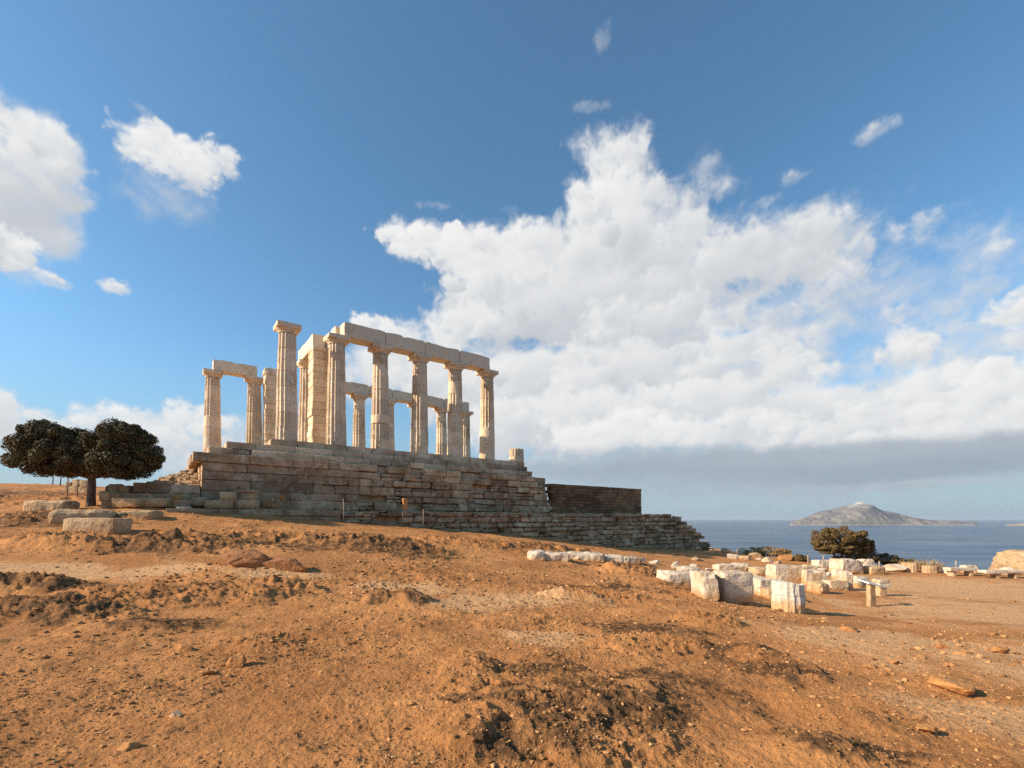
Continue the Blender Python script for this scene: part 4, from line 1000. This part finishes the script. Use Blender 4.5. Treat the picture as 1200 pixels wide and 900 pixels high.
# boulders and foreground stones
rock('boulder', 'red', 256, 322, 645, 667, 'large dark red boulder lying alone on the slope before the terrace wall', 'boulder', 221, deep=.5, amp=.3, sub=4, facet=.2)
rock('boulder', 'red', 283, 372, 654, 670, 'low dark red rock tailing off right of the large red boulder', 'boulder', 222, deep=.3, amp=.4, sub=4)
rock('rock', 'ochre', 1096, 1136, 793, 813, 'smooth wedge-shaped ochre rock casting a dark shadow to its right', 'rock', 223, deep=1.0, amp=.2, sub=4, facet=.2)
FS = 'loose stones on the bare ground'
for i, (a, b, t, bt, m_, l) in enumerate(((198, 215, 831, 842, 'slab', 'pale squarish stone alone on the gravel at the lower left'), (236, 252, 782, 790, 'ochre', 'small pale ochre stone in the left gravel below the rocky band'), (203, 230, 752, 765, 'ochre', 'flat ochre stone at the front edge of the rocky band'),
        (268, 290, 765, 783, 'ochre', 'yellowish stone with a shadow right of the flat ochre stone'), (1058, 1090, 833, 845, 'ochre', 'flat tan flake below the wedge-shaped rock'), (1072, 1096, 846, 858, 'ochre', 'tilted tan flake with a dark edge below the flat flake'),
        (1110, 1126, 775, 783, 'ochre', 'thin brown stone just above the wedge-shaped rock'), (880, 904, 764, 775, 'ochre', 'rough ochre lump among the ridges below the fluted white drum'), (985, 1005, 733, 741, 'ochre', 'small ochre clod on the flat ground below the white drum'),
        (1040, 1054, 771, 778, 'ochre', 'low clod left of the thin brown stone'), (1096, 1112, 752, 762, 'ochre', 'upper clod in the cluster on the flat ground'), (1120, 1140, 762, 772, 'ochre', 'wider clod at the right of the cluster on the flat ground'),
        (460, 490, 818, 832, 'ochre', 'broad ochre clod left of the dark scrubby mound'), (400, 425, 815, 826, 'ochre', 'ochre clod furthest left of the dark scrubby mound'), (530, 552, 772, 786, 'red', 'reddish lump at the upper tip of the scrubby mound'),
        (1158, 1180, 756, 768, 'ochre', 'ochre clod near the right edge of the flat ground'), (140, 165, 866, 880, 'ochre', 'crumbly clod at the bottom left corner gravel'), (1010, 1030, 776, 784, 'ochre', 'half-buried clod on the flat ground before the cluster'))):
    rock('stone', m_, a, b, t, bt, l, 'stone', 230+i, group=FS, facet=.25, amp=.4)
# outcrop at the headland's edge on the right
_rk = block('cliff_rock', 'cliff', 1171, 1262, 648, 676, 3.2, 'tan weathered rock outcrop on the cliff edge at the far right', 'rock', .12, 261, d=27.0, n=(44, 30, 24), rnd=.3, amp=.11, freq=1.1, chip=1.2, taper=.12, sink=1.6)
_co = np.empty(len(_rk.data.vertices)*3, dtype=np.float32); _rk.data.vertices.foreach_get('co', _co); _co = _co.reshape(-1, 3)
_co += (_co/np.linalg.norm(_co, axis=1)[:, None])*(ridged(_co*1.7+2, 4)*.22)[:, None]; _rk.data.vertices.foreach_set('co', _co.astype(np.float32).ravel()); _rk.data.update()

# ------------------------------------------------------------------ gravel, rubble and scrub
def gravel():
    rr = np.random.RandomState(5); bm = bmesh.new(); bmesh.ops.create_icosphere(bm, subdivisions=1, radius=1)
    B = np.array([v.co[:] for v in bm.verts]); Fb = np.array([[v.index for v in f.verts] for f in bm.faces]); bm.free()
    n_ = 120000
    r = np.exp(rr.uniform(np.log(2.3), np.log(24), n_)); a = rr.uniform(R(-58), R(58), n_); x, y = r*np.sin(a), r*np.cos(a)
    rm = rough_mask(x, y); cl = fbm(xy3(x, y, .8, 12.0), 3)
    keep = rr.random(n_) < np.clip(.14+.75*rm+1.1*cl, .02, 1)*np.clip(.2+rm, 0, 1); x, y, r, rm = x[keep], y[keep], r[keep], rm[keep]; n_ = len(x)
    # size: mostly small, a few big
    s = .0038*(1+rr.pareto(2.3, n_)); s = np.clip(s, .003, .022)*np.clip(r/6, .7, 2.0)
    z = ground_height(x, y)
    V = B[None]*(1+.45*rr.uniform(-1, 1, (n_, len(B), 1)))*(s[:, None]*np.stack([rr.uniform(.8, 1.7, n_), rr.uniform(.7, 1.3, n_), rr.uniform(.45, .9, n_)], 1))[:, None, :]
    th = rr.uniform(0, 6.28, n_); c, sn = np.cos(th)[:, None], np.sin(th)[:, None]
    V = np.stack([V[..., 0]*c-V[..., 1]*sn, V[..., 0]*sn+V[..., 1]*c, V[..., 2]], -1)
    V += np.stack([x, y, z + s*.25], 1)[:, None, :]
    Fq = (Fb[None]+(np.arange(n_)*len(B))[:, None, None]).reshape(-1, 3)
    me = mesh_from('gravel', V.reshape(-1, 3), Fq, False, np.repeat(rr.uniform(-.35, .35, n_), len(Fb)), [GRAV])
    tag(link('gravel', me), kind='stuff')
GRAV, _nt = new_mat('gravel_stone'); _n = NT(_nt); _t = _n.attr('tone')
_c = _n.mix(_n.ramp(_t, -.35, .35), (.26, .115, .04), (.52, .285, .125)); _n.out(_c, .95, spec=.1)
_gz = None
def ground_height(x, y):
    "height of the finished ground sheet, read off its vertices"
    global _gz
    if _gz is None:
        me = ground_obj.data; co = np.empty(len(me.vertices)*3, dtype=np.float32); me.vertices.foreach_get('co', co); _gz = co.reshape(-1, 3)
        rr = np.hypot(_gz[:-1, 0], _gz[:-1, 1]); na = 1000+88; nr = (len(_gz)-1)//na
        _gz = (_gz[:-1].reshape(nr, na, 3)[:, :1000, 2], rr.reshape(nr, na)[:, 0])
    Z, rad = _gz
    r = np.hypot(x, y); a = (np.degrees(np.arctan2(x, y))+64)/128*999
    i = np.clip(np.interp(r, rad, np.arange(len(rad))), 0, len(rad)-1.001); a = np.clip(a, 0, 998.99)
    i0, a0 = i.astype(int), a.astype(int); fi, fa = i-i0, a-a0
    return (Z[i0, a0]*(1-fi)*(1-fa)+Z[i0+1, a0]*fi*(1-fa)+Z[i0, a0+1]*(1-fi)*fa+Z[i0+1, a0+1]*fi*fa)
gravel()
def twigs(name, x, y, hgt, per, seed, mat, spread=1.0, wid=.004):
    "low dry tufts: thin tapering blades leaning out from each root"
    rr = np.random.RandomState(seed); n_ = len(x); z = ground_height(x, y)
    X = np.repeat(np.stack([x, y, z], 1), per, 0); H = np.repeat(hgt, per)*rr.uniform(.4, 1.1, n_*per)
    a = rr.uniform(0, 6.28, n_*per); ln = rr.uniform(.2, 1.0, n_*per)*spread
    base = X + np.stack([np.cos(a)*H*.5*ln, np.sin(a)*H*.5*ln, -.01+0*a], 1)
    tip = base + np.stack([np.cos(a)*H*ln, np.sin(a)*H*ln, H*(1.1-.5*ln)], 1)
    b2 = rr.uniform(0, 6.28, n_*per); sd_ = np.stack([np.cos(b2), np.sin(b2), 0*b2], 1)*(wid*np.clip(np.repeat(np.hypot(x, y), per)/6, .7, 3))[:, None]
    mid = (base+tip)/2 + rr.normal(0, .12, (n_*per, 3))*H[:, None]
    V = np.stack([base-sd_, base+sd_, mid+sd_*.8, tip, mid-sd_*.8], 1).reshape(-1, 3)
    I = np.arange(n_*per)*5; Fq = np.concatenate([np.stack([I, I+1, I+2, I+4], 1), np.stack([I+4, I+2, I+3, I+3], 1)])
    Fl = np.concatenate([Fq[:n_*per].reshape(-1, 4)]); tri = np.stack([I+4, I+2, I+3], 1)
    me = mesh_from(name, V, Fl.tolist()+tri.tolist(), False, np.concatenate([np.repeat(rr.uniform(-.3, .3, n_), per)]*2), [mat])
    return link(name, me)
SCR, _nt = new_mat('dry_scrub'); _n = NT(_nt); _t = _n.attr('tone'); _n.out(_n.mix(_n.ramp(_t, -.3, .3), (.055, .032, .018), (.24, .14, .066)), .95, spec=.05)
def scrub():
    rr = np.random.RandomState(9); n_ = 60000
    r = np.exp(rr.uniform(np.log(2.4), np.log(30), n_)); a = rr.uniform(R(-56), R(40), n_); x, y = r*np.sin(a), r*np.cos(a)
    pale, sc_ = masks(x, y); cl = fbm(xy3(x, y, 2.2, 30.0), 3)
    k = (rr.random(n_) < sc_*np.clip(.15+2.2*cl, 0, 1)); x, y, r = x[k], y[k], r[k]
    tag(twigs('dry_scrub', x, y, rr.uniform(.016, .048, len(x))*np.clip(r/6, .8, 2.2), 9, 4, SCR), kind='stuff')
scrub()

# ------------------------------------------------------------------ trees and bushes
def leaf_cloud(centres, radii, n_each, size, seed, flat=1.0, shell=.55):
    rr = np.random.RandomState(seed); Vs = []
    for (c, rd, n_) in zip(centres, radii, n_each):
        d = rr.normal(size=(n_, 3)); d /= np.linalg.norm(d, axis=1)[:, None]
        lump = 1 + .30*fbm(d*2.6+np.array(c)*3.1, 3)[:, None] + rr.normal(0, .05, (n_, 1))
        P = np.array(c) + d*np.array(rd)*lump*(shell+(1-shell)*rr.random((n_, 1))**.5)
        nrm = d + rr.normal(0, .55, (n_, 3)); nrm /= np.linalg.norm(nrm, axis=1)[:, None]
        t = np.cross(nrm, rr.normal(size=(n_, 3))); t /= np.linalg.norm(t, axis=1)[:, None]; b = np.cross(nrm, t)
        s = size*rr.uniform(.6, 1.4, (n_, 1))
        Vs.append(np.stack([P-t*s, P+b*s*.45, P+t*s, P-b*s*.45], 1).reshape(-1, 3))
    V = np.concatenate(Vs); Fq = np.arange(len(V)).reshape(-1, 4)
    return V, Fq, rr.uniform(-.3, .3, len(Fq))
def leaf_mat(name, a, b):
    m, nt = new_mat(name); n = NT(nt); p = pos(n)
    c = n.mix(n.ramp(n.m('ADD', n.attr('tone'), n.noise(p, 1.6, 4)), .25, .8), a, b); n.out(c, .7, spec=.2); return m
LEAF = leaf_mat('olive_leaf', (.045, .036, .015), (.17, .13, .05)); LEAF2 = leaf_mat('bush_leaf', (.085, .058, .022), (.24, .155, .058)); LEAF3 = leaf_mat('hedge_leaf', (.075, .055, .024), (.17, .12, .05))
STRAW = leaf_mat('straw', (.26, .16, .06), (.42, .28, .12))
BARK, _nt = new_mat('bark'); _n = NT(_nt); _b = _n.noise(_n.v('MULTIPLY', pos(_n), (1, 1, .25)), 14, 6, .7); _n.out(_n.mix(_n.ramp(_b, .4, .62), (.20, .13, .085), (.085, .055, .038)), .95, _b, 1.0, .05)
def crown_from(lobes, org, k, depth, seed, n_, size, mat, parent, name='crown', fill=26):
    "lobes in photo pixels (cx, cy, rx, ry) turned into clumps spread through the crown's volume"
    rr = random.Random(seed); cs, rs, ns = [], [], []
    for cx, cy, rx, ry in lobes:
        c0 = at(cx, cy, org.y) - org; RX, RZ = rx*k, ry*k; RY = RX*depth
        cs.append(tuple(c0)); rs.append((RX*.78, RY*.78, RZ*.78)); ns.append(int(n_*1.0))
        for q in range(fill):
            while True:
                v = Vector([rr.uniform(-1, 1) for _ in range(3)])
                if .35 < v.length < 1: break
            v = v.normalized()*rr.uniform(.66, .95)
            s = rr.uniform(.13, .27)
            cs.append((c0.x+v.x*RX, c0.y+v.y*RY, c0.z+max(v.z, -.62)*RZ)); rs.append((RX*s, RX*s, min(RX, RZ)*s*1.1)); ns.append(int(n_*rr.uniform(.06, .10)) if n_ > 5000 else int(n_*rr.uniform(.10, .17)))
    V, Fq, t = leaf_cloud(cs, rs, ns, size, seed)
    me = mesh_from(name, V, Fq, False, t, [mat]); return link(name, me, parent)
g = ground(108, 592); TD = 19.0; g = at(107, 592, TD); g.z = _hr(g.x, g.y); k = TD/F
tr_ = thing('tree', 'dark broad tree with a two-humped crown on a short trunk beside the ruins', 'tree', g)
mb = MB()
def L(px, py, dy=0.0):
    p = at(px, py, TD+dy)-g; return (p.x, p.y+0*dy, p.z)
mb.tube([(0, 0, -.3), (-.02, 0, .1), L(107, 580), L(108, 568), L(107, 556)], [.26, .17, .14, .13, .13], 14)
for e, r_ in (((70, 535, .3), .11), ((85, 520, -.6), .09), ((130, 535, -.4), .12), ((150, 525, .5), .10), ((110, 520, .8), .09), ((60, 545, -.5), .07), ((165, 545, .2), .07)):
    a0 = Vector(L(107, 560)); b0 = Vector(L(*e)); mid = a0.lerp(b0, .5)+Vector((0, 0, -.06)); mb.tube([a0, mid, b0], [r_*1.15, r_*.8, r_*.35], 8)
mb.build('trunk', BARK, tr_, True)
crown_from([(61, 530, 40, 34), (143, 531, 40, 35), (102, 536, 32, 25), (147, 514, 22, 17), (60, 513, 24, 17)], g, k, .95, 31, 6500, .045, LEAF, tr_, fill=95)
# far saplings on the ridge
for px, l in ((61.5, 'tiny bare-stemmed sapling on the ridge, left of two under the crown'), (70.5, 'tiny bare-stemmed sapling on the ridge, right of two under the crown')):
    D_ = 42.0; g = at(px, 568, D_); g.z = _hr(g.x, g.y); t = thing('sapling', l, 'sapling', g, 0, 'saplings on the ridge')
    mb = MB(); mb.tube([(0, 0, -.2), (.05, 0, .6), (.12, 0, 1.3)], [.05, .04, .03], 7); mb.build('trunk', BARK, t, True)
    V, Fq, tn = leaf_cloud([(.1, 0, 1.4), (-.2, 0, 1.3), (.4, .1, 1.3)], [(.4, .4, .2)]*3, [160]*3, .07, int(px)); link('crown', mesh_from('crown', V, Fq, False, tn, [LEAF]), t)
# ruin on the ridge behind the trunk
rz_ = thing('ruined_wall', 'pale ruined wall far off behind the tree trunk', 'wall', at(93, 574, 34))
for i, (a, b, t, bt) in enumerate(((80, 88, 565, 572), (88, 97, 562, 572), (97, 106, 563, 571), (84, 106, 570, 576))):
    p = at((a+b)/2, bt, 34); P, Q = stone_verts(((b-a)*34/F, .6, (bt-t)*34/F+.3), 300+i, (6, 4, 5), .12, .04, 2, .6)
    o = link('wall_block', mesh_from('wall_block', P, Q.tolist(), False, [.05*i]*len(Q), [M['slab']]), rz_, p-rz_.location-Vector((0, 0, .3)))
# bushy tree over the sea and bushes along the edge
g = ground(985, 662); TD2 = g.y+2.4; g = at(985, 657, TD2); g.z = _hr(g.x, g.y); k = TD2/F
bt = thing('tree', 'small olive-brown bushy tree standing before the sea and the island', 'tree', g)
mb = MB()
for e in ((970, 640), (990, 636), (1005, 642)):
    p = at(e[0], e[1], TD2)-g; mb.tube([(0, 0, -.2), (p.x*.4, 0, p.z*.5), tuple(p)], [.12, .08, .04], 8)
mb.build('trunk', BARK, bt, True)
crown_from([(966, 634, 16, 16), (985, 629, 18, 14), (1003, 633, 16, 13), (1014, 641, 10, 9), (974, 642, 19, 8), (995, 643, 18, 8)], g, k, .9, 33, 2600, .042, LEAF2, bt, fill=30)
def bush(name, lobes, label, mat, seed, d, n_=1800, size=.045, cat='bush', depth=.8, fill=12, grp=None):
    cx = sum(l[0] for l in lobes)/len(lobes); g = at(cx, max(l[1]+l[3] for l in lobes), d); g.z = min(g.z, _hr(g.x, g.y)); t = thing(name, label, cat, g, 0, grp); k = d/F
    mb = MB(); c0 = at(cx, lobes[0][1], d)-g; mb.tube([(0, 0, -.2), (0, 0, max(.1, c0.z*.5)), (.05, 0, max(.2, c0.z))], [.05, .04, .02], 7); mb.build('stem', BARK, t, True)
    crown_from(lobes, g, k, depth, seed, n_, size, mat, t, 'foliage', fill)
bush('hedge_bush', [(998, 652, 20, 9), (1020, 653, 18, 9), (1040, 656, 16, 8), (1058, 660, 12, 7)], 'long low dark green hedge bush under and right of the bushy tree', LEAF3, 41, g.y+.2)
bush('straw_bush', [(900, 646, 22, 8), (885, 648, 14, 6), (915, 648, 12, 6)], 'rounded straw-coloured dry bush on the headland edge', STRAW, 42, 33.5, 900, .05)
bush('round_bush', [(937, 655, 10, 6)], 'small round brown bush right of the ochre rock on the edge', LEAF2, 43, 29.5, 900, .045)
def grass_tuft():
    g = ground(1083, 668); rr = np.random.RandomState(3); n_ = 60
    x = g.x*(1+1.0/g.y) + rr.normal(0, .5, n_); y = g.y+1.0+rr.normal(0, .2, n_)
    o = twigs('grass_tuft', x, y, rr.uniform(.35, .65, n_), 7, 8, STRAW, .5, .006)
    tag(o, 'tall pale dry grass between the two fluted drums', 'grass tuft')
grass_tuft()
# the sunlit heap of red rubble between the low wall and the podium corner
def heap():
    mb = MB(); rg = random.Random(4)
    for q in range(150):
        px = rg.uniform(178, 232); top = np.interp(px, [178, 200, 228, 232], [565, 556, 548, 550]); py = rg.uniform(top, 567); dd = dv(px, VP+.9) + (567-py)*.12
        p = at(px, py, dd); s = rg.uniform(.1, .28); zl = zt-.3
        mb.chbox((p.x-s, p.y-s*.7, max(zl, p.z-s*1.6)), (p.x+s, p.y+s*.9, max(zl+.1, p.z)), s*.35, rg, s*.2, rg.uniform(-.5, .05))
    tag(mb.build('rubble_heap', M['slab']), kind='stuff')
heap()

# ------------------------------------------------------------------ haze over the sea
def haze():
    mb = MB(); V = [(x, y, z) for x in (-40000, 40000) for y in (-40000, 40000) for z in (-70, 185)]
    Fs = [(0, 1, 3, 2), (4, 6, 7, 5), (0, 4, 5, 1), (2, 3, 7, 6), (0, 2, 6, 4), (1, 5, 7, 3)]
    me = mesh_from('haze', V, Fs); m, nt = new_mat('haze_air'); n = NT(nt)
    v = n.n('ShaderNodeVolumePrincipled'); v.inputs['Color'].default_value = (.80, .88, 1, 1); v.inputs['Density'].default_value = HAZE; v.inputs['Anisotropy'].default_value = .2
    o = n.n('ShaderNodeOutputMaterial'); nt.links.new(v.outputs[0], o.inputs['Volume']); me.materials.append(m)
    tag(link('haze', me), kind='stuff')
HAZE = 4.5e-5
if HAZE: haze()
